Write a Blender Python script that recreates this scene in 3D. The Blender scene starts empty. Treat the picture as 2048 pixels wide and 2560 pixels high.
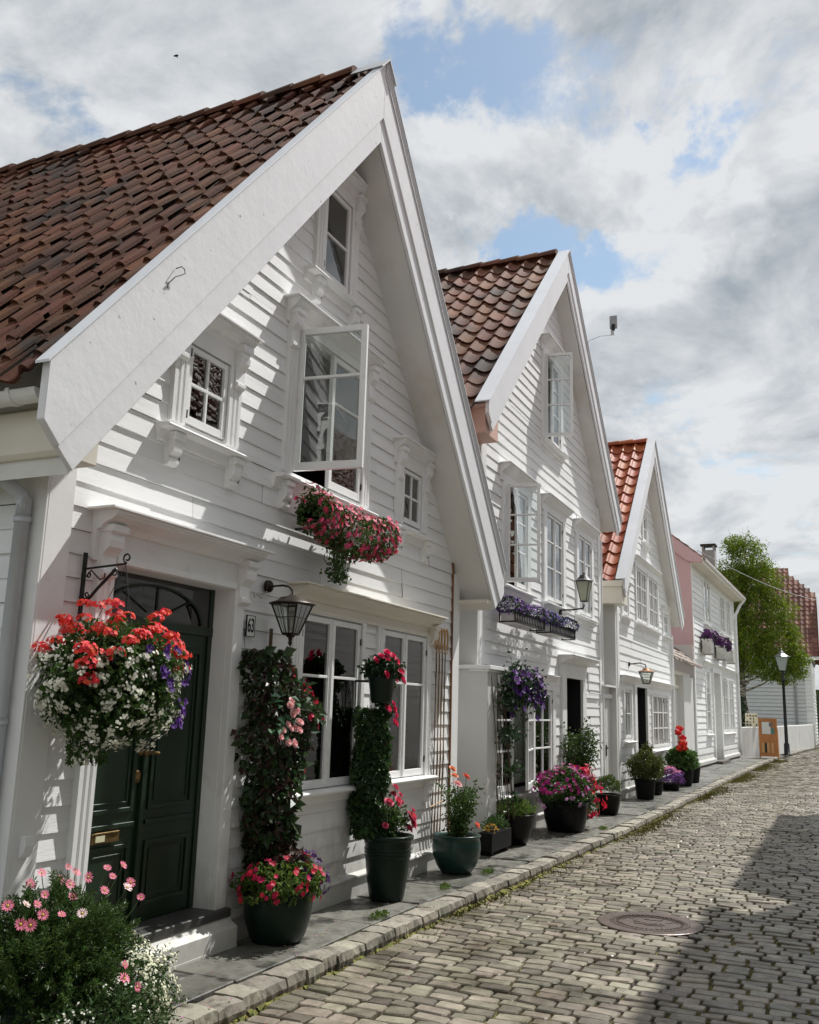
import bpy, math, random
from mathutils import Vector, Matrix, Euler
from math import sin, cos, pi, sqrt, radians, atan2
C = bpy.context.scene.collection
scene = bpy.context.scene

# ---------------------------------------------------------------- camera
cam_d = bpy.data.cameras.new("camera")
cam = bpy.data.objects.new("camera", cam_d)
C.objects.link(cam)
R_ = Vector((0.41126621, -0.91108447, 0.02802137))
U_ = Vector((-0.20016452, -0.06027831, 0.97790628))
F_ = Vector((0.88926614, 0.40778869, 0.20715722))
mw = Matrix.Identity(4)
for i in range(3):
    mw[i][0] = R_[i]; mw[i][1] = U_[i]; mw[i][2] = -F_[i]
mw[0][3], mw[1][3], mw[2][3] = 0.0, -4.1856, 1.70
cam.matrix_world = mw
cam_d.sensor_fit = 'VERTICAL'
cam_d.sensor_height = 36.0
cam_d.lens = 36.0 * 2319.75 / 2560.0
cam_d.clip_start = 0.05
cam_d.clip_end = 2000
scene.camera = cam

# ---------------------------------------------------------------- view
scene.view_settings.view_transform = 'Standard'
scene.view_settings.look = 'None'
scene.view_settings.exposure = 0.20
scene.view_settings.gamma = 1.0

# ---------------------------------------------------------------- sun
SUN = Vector((1.0, -0.43, 1.55)).normalized()
sd = bpy.data.lights.new("sun", 'SUN')
sd.energy = 5.0
sd.angle = radians(0.7)
sd.color = (1.0, 0.985, 0.95)
so = bpy.data.objects.new("sun", sd)
C.objects.link(so)
so.location = (10, -10, 30)
so.rotation_euler = (-SUN).to_track_quat('-Z', 'Y').to_euler()
SUN_EL = math.asin(SUN.z)
SUN_ROT = atan2(SUN.x, SUN.y)

# ---------------------------------------------------------------- world: sky and clouds
world = bpy.data.worlds.new("World")
scene.world = world
world.use_nodes = True
nt = world.node_tree
nt.nodes.clear()
def WN(t, **kw):
    n = nt.nodes.new(t)
    for k, v in kw.items(): setattr(n, k, v)
    return n
def wlink(a, b): nt.links.new(a, b)
def wmath(op, a, b=None, c=None, clamp=False):
    n = WN('ShaderNodeMath', operation=op, use_clamp=clamp)
    for i, x in enumerate((a, b, c)):
        if x is None: continue
        if isinstance(x, (int, float)): n.inputs[i].default_value = x
        else: wlink(x, n.inputs[i])
    return n.outputs[0]
sky = WN('ShaderNodeTexSky', sky_type='NISHITA')
sky.sun_disc = False
sky.sun_elevation = SUN_EL
sky.sun_rotation = SUN_ROT
sky.air_density = 1.0; sky.dust_density = 0.6; sky.ozone_density = 2.0
tc = WN('ShaderNodeTexCoord')
sep = WN('ShaderNodeSeparateXYZ'); wlink(tc.outputs['Generated'], sep.inputs[0])
zc = wmath('MAXIMUM', sep.outputs[2], 0.0)
zz = wmath('ADD', zc, 0.30)
px = wmath('DIVIDE', sep.outputs[0], zz)
py = wmath('DIVIDE', sep.outputs[1], zz)
comb = WN('ShaderNodeCombineXYZ'); wlink(px, comb.inputs[0]); wlink(py, comb.inputs[1])
def wnoise(scale, detail, rough, off, dist=0.0):
    mp = WN('ShaderNodeMapping'); wlink(comb.outputs[0], mp.inputs[0])
    mp.inputs['Location'].default_value = off
    n = WN('ShaderNodeTexNoise'); wlink(mp.outputs[0], n.inputs['Vector'])
    n.inputs['Scale'].default_value = scale; n.inputs['Detail'].default_value = detail
    n.inputs['Roughness'].default_value = rough; n.inputs['Distortion'].default_value = dist
    return n.outputs['Fac']
n_big = wnoise(3.4, 13, 0.60, (3.1, 1.7, 0.3), 0.35)
n_off = wnoise(3.4, 13, 0.60, (3.1-0.060, 1.7+0.034, 0.3), 0.35)
n_lg = wnoise(1.3, 3, 0.5, (1.2, 7.4, 5.0), 0.0)
# openings of blue between the clouds, by direction in the sky
gaps = [((0.723,0.276,0.634),0.065,0.21),((0.775,0.230,0.588),0.06,0.17),((0.697,0.332,0.636),0.06,0.15),
        ((0.832,0.121,0.541),0.040,0.27),((0.836,0.075,0.545),0.03,0.12),((0.789,0.330,0.530),0.03,0.12),
        ((0.822,0.350,0.448),0.04,0.22),((0.842,0.290,0.456),0.042,0.28),((0.862,0.220,0.460),0.045,0.30),((0.882,0.140,0.452),0.045,0.30),
        ((0.885,0.060,0.463),0.040,0.24),((0.541,0.643,0.542),0.05,0.12),((0.97,0.05,0.20),0.10,0.08),
        ((0.2,-0.6,0.77),0.3,0.15),((-0.5,-0.5,0.7),0.3,0.15)]
dens = wmath('ADD', n_big, 0.085)
wn = WN('ShaderNodeTexNoise'); wlink(tc.outputs['Generated'], wn.inputs['Vector']); wn.inputs['Scale'].default_value = 7.0; wn.inputs['Detail'].default_value = 6; wn.inputs['Roughness'].default_value = 0.62
wv = WN('ShaderNodeVectorMath', operation='SUBTRACT'); wlink(wn.outputs['Color'], wv.inputs[0]); wv.inputs[1].default_value = (0.5,0.5,0.5)
wv2 = WN('ShaderNodeVectorMath', operation='SCALE'); wlink(wv.outputs[0], wv2.inputs[0]); wv2.inputs['Scale'].default_value = 0.26
wv3 = WN('ShaderNodeVectorMath', operation='ADD'); wlink(tc.outputs['Generated'], wv3.inputs[0]); wlink(wv2.outputs[0], wv3.inputs[1])
for g, w, a in gaps:
    dp = WN('ShaderNodeVectorMath', operation='DISTANCE')
    wlink(wv3.outputs[0], dp.inputs[0]); dp.inputs[1].default_value = Vector(g).normalized()
    mr = WN('ShaderNodeMapRange', interpolation_type='SMOOTHSTEP')
    wlink(dp.outputs['Value'], mr.inputs['Value'])
    mr.inputs['From Min'].default_value = 0.0; mr.inputs['From Max'].default_value = w * 1.7
    mr.inputs['To Min'].default_value = a; mr.inputs['To Max'].default_value = 0.0
    dens = wmath('SUBTRACT', dens, mr.outputs[0])
cov = WN('ShaderNodeMapRange', interpolation_type='SMOOTHSTEP')
wlink(dens, cov.inputs['Value'])
cov.inputs['From Min'].default_value = 0.31; cov.inputs['From Max'].default_value = 0.47
relief_ = wmath('MULTIPLY', wmath('SUBTRACT', n_off, n_big), 3.7)
thick = WN('ShaderNodeMapRange', interpolation_type='SMOOTHSTEP'); wlink(dens, thick.inputs['Value'])
thick.inputs['From Min'].default_value = 0.46; thick.inputs['From Max'].default_value = 0.80
s1 = wmath('ADD', wmath('MULTIPLY', thick.outputs[0], 0.62), 0.10)
s2_ = wmath('ADD', s1, relief_)
s3 = wmath('ADD', s2_, wmath('MULTIPLY', wmath('SUBTRACT', n_lg, 0.5), 1.3), clamp=True)
class _S: outputs = [s3]
shade = _S
cc = WN('ShaderNodeMix', data_type='RGBA')
wlink(shade.outputs[0], cc.inputs['Factor'])
cc.inputs[6].default_value = (0.84, 0.855, 0.87, 1)      # bright cloud
cc.inputs[7].default_value = (0.36, 0.41, 0.46, 1)       # grey cloud base
skm = WN('ShaderNodeMix', data_type='RGBA', blend_type='MULTIPLY')
skm.inputs['Factor'].default_value = 1.0
wlink(sky.outputs[0], skm.inputs[6]); skm.inputs[7].default_value = (1.16, 1.10, 0.93, 1)
bg_sky = WN('ShaderNodeBackground'); wlink(skm.outputs[2], bg_sky.inputs[0]); bg_sky.inputs[1].default_value = 0.13
bg_cl = WN('ShaderNodeBackground'); wlink(cc.outputs[2], bg_cl.inputs[0]); bg_cl.inputs[1].default_value = 0.81
mx = WN('ShaderNodeMixShader')
wlink(wmath('MULTIPLY', cov.outputs[0], 0.97), mx.inputs[0]); wlink(bg_sky.outputs[0], mx.inputs[1]); wlink(bg_cl.outputs[0], mx.inputs[2])
wo = WN('ShaderNodeOutputWorld'); wlink(mx.outputs[0], wo.inputs[0])

# ---------------------------------------------------------------- mesh building helpers
class G:
    def __init__(s): s.v = []; s.f = []
    def q(s, *pts):
        n = len(s.v); s.v.extend(pts); s.f.append(tuple(range(n, n + len(pts))))
    def box(s, x0, x1, y0, y1, z0, z1):
        n = len(s.v)
        s.v += [(x0,y0,z0),(x1,y0,z0),(x1,y1,z0),(x0,y1,z0),(x0,y0,z1),(x1,y0,z1),(x1,y1,z1),(x0,y1,z1)]
        for f in ((0,3,2,1),(4,5,6,7),(0,1,5,4),(1,2,6,5),(2,3,7,6),(3,0,4,7)): s.f.append(tuple(n+i for i in f))
    def prism(s, poly, axis, a, b):
        """poly: list of 2D points; axis 'x': poly=(y,z) extruded in x, 'y': poly=(x,z), 'z': poly=(x,y)"""
        def P(p, c):
            return (c,p[0],p[1]) if axis == 'x' else ((p[0],c,p[1]) if axis == 'y' else (p[0],p[1],c))
        n = len(s.v); m = len(poly)
        s.v += [P(p, a) for p in poly] + [P(p, b) for p in poly]
        s.f.append(tuple(range(n, n+m))[::-1]); s.f.append(tuple(range(n+m, n+2*m)))
        for i in range(m):
            j = (i+1) % m
            s.f.append((n+i, n+j, n+m+j, n+m+i))
    def lathe(s, prof, c=(0,0,0), seg=24, closed=False):
        n = len(s.v); m = len(prof)
        for i in range(seg):
            a = 2*pi*i/seg
            for (r, z) in prof: s.v.append((c[0]+r*cos(a), c[1]+r*sin(a), c[2]+z))
        for i in range(seg):
            j = (i+1) % seg
            for k in range(m-1):
                s.f.append((n+i*m+k, n+j*m+k, n+j*m+k+1, n+i*m+k+1))
    def tube(s, pts, r, seg=6, r1=None):
        pts = [Vector(p) for p in pts]; n = len(s.v); m = len(pts)
        up = Vector((0.13, 0.31, 0.94))
        for i, p in enumerate(pts):
            d = (pts[min(i+1, m-1)] - pts[max(i-1, 0)])
            if d.length < 1e-9: d = Vector((0,0,1))
            d.normalize()
            a = d.cross(up)
            if a.length < 1e-3: a = d.cross(Vector((1,0,0)))
            a.normalize(); b = d.cross(a)
            rr = r if r1 is None else r + (r1-r)*i/max(1, m-1)
            for k in range(seg):
                t = 2*pi*k/seg
                s.v.append(tuple(p + a*cos(t)*rr + b*sin(t)*rr))
        for i in range(m-1):
            for k in range(seg):
                l = (k+1) % seg
                s.f.append((n+i*seg+k, n+i*seg+l, n+(i+1)*seg+l, n+(i+1)*seg+k))
        s.f.append(tuple(n+k for k in range(seg))); s.f.append(tuple(n+(m-1)*seg+k for k in range(seg))[::-1])
    def xf(s, M):
        s.v = [tuple(M @ Vector(p)) for p in s.v]; return s
    def add(s, o):
        n = len(s.v); s.v += o.v; s.f += [tuple(n+i for i in f) for f in o.f]

ORG = {}
def thing(name, label, cat, org=(0,0,0), loc=None, rz=0.0, group=None, kind=None):
    o = bpy.data.objects.new(name, None); C.objects.link(o)
    o.empty_display_size = 0.1
    o.location = loc if loc is not None else org
    o.rotation_euler = (0, 0, rz)
    o['label'] = label; o['category'] = cat
    if group: o['group'] = group
    if kind: o['kind'] = kind
    ORG[o.name] = Vector(org)
    return o
def org_of(p):
    while p.parent is not None: p = p.parent
    return ORG.get(p.name, Vector((0,0,0)))
def obj(name, g, mat, parent=None, smooth=False, bevel=0.0, org=None, label=None):
    me = bpy.data.meshes.new(name)
    o3 = org_of(parent) if parent is not None else (Vector(org) if org is not None else Vector((0,0,0)))
    ox, oy, oz = o3
    me.from_pydata([(a-ox, b-oy, c-oz) for a, b, c in g.v], [], g.f)
    me.materials.append(mat)
    if smooth: me.polygons.foreach_set('use_smooth', [True]*len(me.polygons))
    me.update()
    o = bpy.data.objects.new(name, me); C.objects.link(o)
    if parent is not None: o.parent = parent
    elif org is not None: o.location = org
    if bevel:
        b = o.modifiers.new('bevel', 'BEVEL'); b.width = bevel; b.segments = 1; b.limit_method = 'ANGLE'; b.angle_limit = radians(40)
    if label: o['label'] = label
    return o
def tag(o, label, cat, group=None):
    o['label'] = label; o['category'] = cat
    if group: o['group'] = group
    return o
def struct(name, g, mat, smooth=False):
    o = obj(name, g, mat, None, smooth); o['kind'] = 'structure'; return o
def stuff(name, g, mat, label, cat, smooth=False):
    o = obj(name, g, mat, None, smooth); o['kind'] = 'stuff'; o['label'] = label; o['category'] = cat; return o

# ---------------------------------------------------------------- materials
def mat(name, base, rough=0.6, var=0.0, vscale=3.0, col2=None, c2scale=4.0, c2lo=0.5, c2hi=0.65, island=0.0, hue=0.0,
        bump=0.0, bscale=40.0, stretch=(1,1,1), metal=0.0, transl=0.0, coat=0.0, spec=0.5, roughvar=0.0, c2stretch=None, detail=5, splash=0.0):
    m = bpy.data.materials.new(name); m.use_nodes = True
    t = m.node_tree; N = t.nodes; L = t.links
    b = N['Principled BSDF']
    b.inputs['Roughness'].default_value = rough; b.inputs['Metallic'].default_value = metal
    b.inputs['Coat Weight'].default_value = coat; b.inputs['Specular IOR Level'].default_value = spec
    tcn = N.new('ShaderNodeTexCoord')
    def noise(sc, det=detail, st=stretch):
        mp = N.new('ShaderNodeMapping'); L.new(tcn.outputs['Object'], mp.inputs[0]); mp.inputs['Scale'].default_value = st
        n = N.new('ShaderNodeTexNoise'); L.new(mp.outputs[0], n.inputs['Vector'])
        n.inputs['Scale'].default_value = sc; n.inputs['Detail'].default_value = det; n.inputs['Roughness'].default_value = 0.6
        return n.outputs['Fac']
    rgb = N.new('ShaderNodeRGB'); rgb.outputs[0].default_value = (*base, 1); col = rgb.outputs[0]
    if col2:
        mr = N.new('ShaderNodeMapRange'); L.new(noise(c2scale, 6, c2stretch or stretch), mr.inputs['Value'])
        mr.inputs['From Min'].default_value = c2lo; mr.inputs['From Max'].default_value = c2hi
        mx = N.new('ShaderNodeMix'); mx.data_type = 'RGBA'; L.new(mr.outputs[0], mx.inputs['Factor'])
        L.new(col, mx.inputs[6]); mx.inputs[7].default_value = (*col2, 1); col = mx.outputs[2]
    if splash:
        sx = N.new('ShaderNodeSeparateXYZ'); L.new(tcn.outputs['Object'], sx.inputs[0])
        ad = N.new('ShaderNodeMath'); ad.operation = 'MULTIPLY_ADD'; L.new(noise(7.0, 5, (1,1,0.6)), ad.inputs[0]); ad.inputs[1].default_value = -1.1; L.new(sx.outputs[2], ad.inputs[2])
        mr = N.new('ShaderNodeMapRange'); L.new(ad.outputs[0], mr.inputs['Value'])
        mr.inputs['From Min'].default_value = -0.42; mr.inputs['From Max'].default_value = 0.12; mr.inputs['To Min'].default_value = splash; mr.inputs['To Max'].default_value = 0.0
        mx = N.new('ShaderNodeMix'); mx.data_type = 'RGBA'; L.new(mr.outputs[0], mx.inputs['Factor'])
        L.new(col, mx.inputs[6]); mx.inputs[7].default_value = (0.24, 0.225, 0.16, 1); col = mx.outputs[2]
    if var or island or hue:
        hs = N.new('ShaderNodeHueSaturation'); L.new(col, hs.inputs['Color'])
        val = None
        if var:
            mr = N.new('ShaderNodeMapRange'); L.new(noise(vscale), mr.inputs['Value'])
            mr.inputs['From Min'].default_value = 0.25; mr.inputs['From Max'].default_value = 0.75
            mr.inputs['To Min'].default_value = 1-var; mr.inputs['To Max'].default_value = 1+var; val = mr.outputs[0]
        if island or hue:
            ge = N.new('ShaderNodeNewGeometry')
            if island:
                mr = N.new('ShaderNodeMapRange'); L.new(ge.outputs['Random Per Island'], mr.inputs['Value'])
                mr.inputs['To Min'].default_value = 1-island; mr.inputs['To Max'].default_value = 1+island
                if val is not None:
                    ml = N.new('ShaderNodeMath'); ml.operation = 'MULTIPLY'; L.new(val, ml.inputs[0]); L.new(mr.outputs[0], ml.inputs[1]); val = ml.outputs[0]
                else: val = mr.outputs[0]
            if hue:
                m7 = N.new('ShaderNodeMath'); m7.operation = 'MULTIPLY'; L.new(ge.outputs['Random Per Island'], m7.inputs[0]); m7.inputs[1].default_value = 7.31
                fr = N.new('ShaderNodeMath'); fr.operation = 'FRACT'; L.new(m7.outputs[0], fr.inputs[0])
                mr = N.new('ShaderNodeMapRange'); L.new(fr.outputs[0], mr.inputs['Value'])
                mr.inputs['To Min'].default_value = 0.5-hue; mr.inputs['To Max'].default_value = 0.5+hue
                L.new(mr.outputs[0], hs.inputs['Hue'])
        if val is not None: L.new(val, hs.inputs['Value'])
        col = hs.outputs[0]
    L.new(col, b.inputs['Base Color'])
    if roughvar:
        mr = N.new('ShaderNodeMapRange'); L.new(noise(vscale*1.7), mr.inputs['Value'])
        mr.inputs['From Min'].default_value = 0.3; mr.inputs['From Max'].default_value = 0.7
        mr.inputs['To Min'].default_value = max(0.05, rough-roughvar); mr.inputs['To Max'].default_value = min(1, rough+roughvar)
        L.new(mr.outputs[0], b.inputs['Roughness'])
    if bump:
        bp = N.new('ShaderNodeBump'); L.new(noise(bscale, 4), bp.inputs['Height'])
        bp.inputs['Strength'].default_value = 1.0; bp.inputs['Distance'].default_value = bump
        L.new(bp.outputs[0], b.inputs['Normal'])
    if transl:
        tr = N.new('ShaderNodeBsdfTranslucent'); L.new(col, tr.inputs['Color'])
        ms = N.new('ShaderNodeMixShader'); ms.inputs[0].default_value = transl
        L.new(b.outputs[0], ms.inputs[1]); L.new(tr.outputs[0], ms.inputs[2])
        L.new(ms.outputs[0], N['Material Output'].inputs[0])
    return m
def glassmat(name, tint=(0.9,0.93,0.92), rough=0.0, ior=1.5, wav=0.0006):
    m = bpy.data.materials.new(name); m.use_nodes = True
    t = m.node_tree; N = t.nodes; L = t.links; N.remove(N['Principled BSDF'])
    tr = N.new('ShaderNodeBsdfTransparent'); tr.inputs[0].default_value = (*tint, 1)
    gl = N.new('ShaderNodeBsdfGlossy'); gl.inputs['Roughness'].default_value = rough
    fr = N.new('ShaderNodeFresnel'); fr.inputs[0].default_value = ior
    ad = N.new('ShaderNodeMath'); ad.operation = 'MULTIPLY'; ad.inputs[1].default_value = 2.3; ad.use_clamp = True
    L.new(fr.outputs[0], ad.inputs[0])
    tcn = N.new('ShaderNodeTexCoord'); n = N.new('ShaderNodeTexNoise'); L.new(tcn.outputs['Object'], n.inputs['Vector']); n.inputs['Scale'].default_value = 5
    bp = N.new('ShaderNodeBump'); bp.inputs['Distance'].default_value = wav; L.new(n.outputs['Fac'], bp.inputs['Height']); L.new(bp.outputs[0], gl.inputs['Normal'])
    mx = N.new('ShaderNodeMixShader'); L.new(ad.outputs[0], mx.inputs[0]); L.new(tr.outputs[0], mx.inputs[1]); L.new(gl.outputs[0], mx.inputs[2])
    L.new(mx.outputs[0], N['Material Output'].inputs[0])
    return m

M_CLAP = mat('white_clapboard_paint', (0.82,0.82,0.815), 0.5, var=0.05, vscale=2.2, col2=(0.52,0.51,0.48), c2scale=2.4, c2lo=0.60, c2hi=0.86, island=0.05, bump=0.0014, bscale=26, stretch=(0.5,1,6), splash=0.55)
M_CLAPS = mat('white_side_clapboard_paint', (0.76,0.77,0.775), 0.5, var=0.05, vscale=2.2, island=0.03, bump=0.0012, bscale=26, stretch=(1,0.5,6))
M_WHITE = mat('white_trim_paint', (0.82,0.82,0.81), 0.42, var=0.05, vscale=3.5, col2=(0.56,0.55,0.51), c2scale=5, c2lo=0.60, c2hi=0.9, bump=0.0010, bscale=30, splash=0.55)
M_BARGE = mat('white_bargeboard_paint', (0.77,0.77,0.785), 0.38, var=0.05, vscale=1.4, col2=(0.30,0.29,0.27), c2scale=15, c2lo=0.685, c2hi=0.72, bump=0.0030, bscale=9, stretch=(1,1,1))
M_SOFFIT = mat('cream_soffit_paint', (0.72,0.71,0.68), 0.55, var=0.07, vscale=1.2, col2=(0.50,0.46,0.38), c2scale=1.1, c2lo=0.5, c2hi=0.9)
M_CREAM = mat('cream_cornice_paint', (0.74,0.70,0.60), 0.5, var=0.05, vscale=3)
M_PINK = mat('pink_paint', (0.57,0.415,0.42), 0.55, var=0.06, vscale=1.5, bump=0.0008, bscale=20)
M_SALMON = mat('salmon_paint', (0.66,0.43,0.35), 0.55, var=0.06, vscale=1.5)
M_ZINC = mat('grey_metal_flashing', (0.50,0.51,0.53), 0.5, var=0.1, vscale=4)
M_CAP = mat('painted_verge_cap', (0.72,0.74,0.77), 0.4, var=0.06, vscale=2)
M_RUST = mat('bare_orange_wood_strip', (0.20,0.095,0.045), 0.7, var=0.3, vscale=9, stretch=(1,1,0.3))
M_TILE1 = mat('old_clay_tile', (0.112,0.043,0.022), 0.85, spec=0.25, var=0.45, vscale=3.2, col2=(0.028,0.020,0.017), c2scale=1.6, c2lo=0.47, c2hi=0.66, island=0.24, hue=0.010, bump=0.003, bscale=45)
M_TILE2 = mat('brown_clay_tile', (0.16,0.068,0.040), 0.8, spec=0.3, var=0.3, vscale=6, col2=(0.040,0.028,0.022), c2scale=1.3, c2lo=0.46, c2hi=0.66, island=0.28, hue=0.012, bump=0.002, bscale=45)
M_TILE3 = mat('orange_glazed_tile', (0.32,0.082,0.030), 0.6, spec=0.3, var=0.14, vscale=3, island=0.16, hue=0.010, coat=0.05)
M_TILE5 = mat('weathered_red_tile', (0.19,0.080,0.056), 0.7, var=0.3, vscale=2, island=0.35, hue=0.012)
M_GLASS = glassmat('window_glass')
M_GLASSOPEN = glassmat('casement_glass', ior=1.6)
M_LANT = glassmat('lantern_glass', tint=(0.80,0.83,0.78), rough=0.15)
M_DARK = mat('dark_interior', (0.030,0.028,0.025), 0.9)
M_CURT = mat('sheer_curtain', (0.52,0.53,0.47), 0.9, var=0.25, vscale=8, stretch=(6,6,0.4))
M_CURTD = mat('dark_curtain', (0.13,0.145,0.11), 0.9, var=0.6, vscale=6, stretch=(8,2,0.25))
M_CURTB = mat('brown_curtain', (0.22,0.10,0.055), 0.8, var=0.25, vscale=8, stretch=(6,6,0.3))
M_GREEN = mat('dark_green_door_paint', (0.008,0.022,0.010), 0.36, var=0.2, vscale=4, bump=0.0008, bscale=30, stretch=(1,1,0.3))
M_BRASS = mat('worn_brass', (0.15,0.095,0.035), 0.55, metal=0.7, var=0.3, vscale=30)
M_IRON = mat('black_iron', (0.012,0.011,0.011), 0.45, metal=0.3, bump=0.0006, bscale=120)
M_BRONZE = mat('dark_bronze_lantern', (0.030,0.019,0.013), 0.4, metal=0.5, var=0.3, vscale=20)
M_SLATE = mat('grey_slate', (0.125,0.122,0.104), 0.42, var=0.30, vscale=5, col2=(0.034,0.033,0.027), c2scale=2.6, c2lo=0.53, c2hi=0.60, island=0.25, bump=0.004, bscale=9, roughvar=0.25, stretch=(1,1,1))
M_KERB = mat('granite_kerbstone', (0.235,0.215,0.170), 0.75, var=0.25, vscale=9, col2=(0.055,0.05,0.035), c2scale=6, c2lo=0.53, c2hi=0.68, island=0.30, hue=0.02, bump=0.007, bscale=16)
M_COB = mat('granite_cobble', (0.212,0.188,0.145), 0.36, var=0.30, vscale=9, col2=(0.085,0.072,0.045), c2scale=1.5, c2lo=0.48, c2hi=0.68, island=0.42, hue=0.025, bump=0.0040, bscale=20, roughvar=0.15)
M_MORT = mat('mossy_joint_soil', (0.012,0.010,0.007), 0.95, var=0.4, vscale=12, col2=(0.17,0.155,0.028), c2scale=2.2, c2lo=0.46, c2hi=0.58, bump=0.012, bscale=50)
M_MOSS = mat('yellow_green_moss', (0.13,0.125,0.024), 0.95, var=0.4, vscale=15, island=0.4, hue=0.03, bump=0.01, bscale=60)
M_GROUND = mat('ground_earth', (0.10,0.10,0.07), 0.95, var=0.3, vscale=0.5)
M_POTG = mat('dark_green_glazed_pot', (0.007,0.018,0.012), 0.36, spec=0.2, var=0.3, vscale=6, coat=0.05)
M_POTT = mat('teal_glazed_pot', (0.011,0.038,0.031), 0.28, spec=0.35, var=0.3, vscale=5, coat=0.05, bump=0.001, bscale=20)
M_POTB = mat('black_glazed_pot', (0.005,0.005,0.006), 0.36, spec=0.15, var=0.3, vscale=5, coat=0.05)
M_POTP = mat('black_plastic_pot', (0.008,0.008,0.008), 0.6, spec=0.12)
M_POTBR = mat('dark_brown_glazed_pot', (0.009,0.007,0.006), 0.34, spec=0.15, coat=0.05, var=0.3, vscale=6)
M_SOIL = mat('potting_soil', (0.035,0.024,0.016), 0.95, var=0.5, vscale=40, bump=0.01, bscale=80)
M_BAMB = mat('bamboo', (0.48,0.29,0.13), 0.5, var=0.3, vscale=20)
M_STICK = mat('dark_bamboo_stick', (0.10,0.065,0.035), 0.6, var=0.3, vscale=20)
def leafm(n, c, c2=None, isl=0.35, tr=0.35, hue=0.02, rough=0.45):
    return mat(n, c, rough, island=isl, hue=hue, transl=tr, spec=0.4)
L_MID = leafm('leaf_mid_green', (0.055,0.105,0.022))
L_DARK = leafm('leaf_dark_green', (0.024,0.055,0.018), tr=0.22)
L_IVY = leafm('leaf_ivy', (0.042,0.085,0.024), tr=0.28, hue=0.03)
L_RED = leafm('leaf_dark_burgundy', (0.055,0.030,0.022), tr=0.2, hue=0.05)
L_LIGHT = leafm('leaf_light_green', (0.10,0.16,0.030), tr=0.4)
L_GREY = leafm('leaf_grey_green', (0.055,0.105,0.030), tr=0.25)
L_TREE = leafm('leaf_tree', (0.145,0.205,0.012), tr=0.42, hue=0.035)
L_SHRUB = leafm('leaf_shrub', (0.050,0.090,0.018), tr=0.3)
def petal(n, c, isl=0.22, hue=0.012, tr=0.3): return mat(n, c, 0.55, island=isl, hue=hue, transl=tr, spec=0.3)
P_RED = petal('scarlet_petal', (0.78,0.055,0.042))
P_CRIM = petal('crimson_petal', (0.62,0.018,0.060))
P_WHITE = petal('white_petal', (0.80,0.79,0.68), 0.1)
P_PURP = petal('purple_petal', (0.085,0.022,0.20))
P_DPUR = petal('dark_purple_petal', (0.065,0.018,0.11))
P_PINK = petal('pink_petal', (0.80,0.16,0.27))
P_DAISY = petal('daisy_pink_petal', (0.78,0.21,0.32))
P_PALE = petal('pale_pink_petal', (0.86,0.47,0.47))
P_ROSE = petal('rose_pink_petal', (0.66,0.085,0.16))
P_CORAL = petal('coral_petal', (0.85,0.19,0.12))
P_PEACH = petal('peach_petal', (0.85,0.36,0.20))
P_HOT = petal('hot_pink_petal', (0.74,0.035,0.13))
P_MAG = petal('magenta_petal', (0.33,0.022,0.16),0.4)
P_LAV = petal('violet_petal', (0.27,0.10,0.42))
P_BLUE = petal('blue_violet_petal', (0.13,0.09,0.36))
P_YEL = mat('flower_eye_yellow', (0.55,0.33,0.03), 0.7)
# ================================================================= STREET
def kerb_y(x):
    P = [(-6,-0.86),(5,-0.87),(8,-0.89),(14.5,-1.12),(20,-1.18),(29,-1.22),(40,-1.36),(48,-1.62),(58,-2.15),(68,-2.85),(80,-3.9),(100,-6)]
    for (a, ya), (b, yb) in zip(P, P[1:]):
        if x <= b:
            t = (x-a)/(b-a); return ya + (yb-ya)*t
    return P[-1][1]
def kerb_z(x): return 0.0
rg = random.Random(5)
g = G(); g.box(-400, 500, -400, 400, -0.8, -0.30); struct('ground', g, M_GROUND)
# joint bed of the road
g = G()
xs = [-6 + i*0.5 for i in range(0, 170)]
for a, b in zip(xs, xs[1:]):
    g.q((a,-5.6,-0.128),(b,-5.6,-0.128),(b,kerb_y(b)+0.1,-0.128),(a,kerb_y(a)+0.1,-0.128))
    g.q((a,-5.6,-0.128),(a,-5.6,-0.298),(b,-5.6,-0.298),(b,-5.6,-0.128))
MHX, MHY, MHR = 8.93, -2.55, 0.455
def stone(g, cx, cy, hx, hy, z, rnd, hi=True):
    ang = rnd.uniform(-0.035, 0.035); ca, sa = cos(ang), sin(ang)
    tx, ty = rnd.uniform(-0.055, 0.055), rnd.uniform(-0.045, 0.045)
    pts = []
    r = 0.80
    for (ux, uy) in ((-1,-r),(-r,-1),(r,-1),(1,-r),(1,r),(r,1),(-r,1),(-1,r)):
        pts.append((ux*hx*rnd.uniform(0.93,1.02), uy*hy*rnd.uniform(0.95,1.01)))
    n = len(g.v)
    def W(x, y, dz): return (cx + x*ca - y*sa, cy + x*sa + y*ca, z + dz + x*tx + y*ty)
    for x, y in pts: g.v.append(W(x, y, -0.04))
    for x, y in pts: g.v.append(W(x*0.985, y*0.99, -0.0085))
    if hi:
        for x, y in pts: g.v.append(W(x*0.86, y*0.925, rnd.uniform(-0.0022,0.001)))
        g.v.append(W(0, 0, rnd.uniform(-0.001,0.002)))
        for k in range(8):
            l = (k+1) % 8
            g.f.append((n+k, n+l, n+8+l, n+8+k)); g.f.append((n+8+k, n+8+l, n+16+l, n+16+k)); g.f.append((n+16+k, n+16+l, n+24))
    else:
        for k in range(8):
            l = (k+1) % 8
            g.f.append((n+k, n+l, n+8+l, n+8+k))
        g.f.append(tuple(n+8+k for k in range(8)))
gs = G()
x = -4.5
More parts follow.
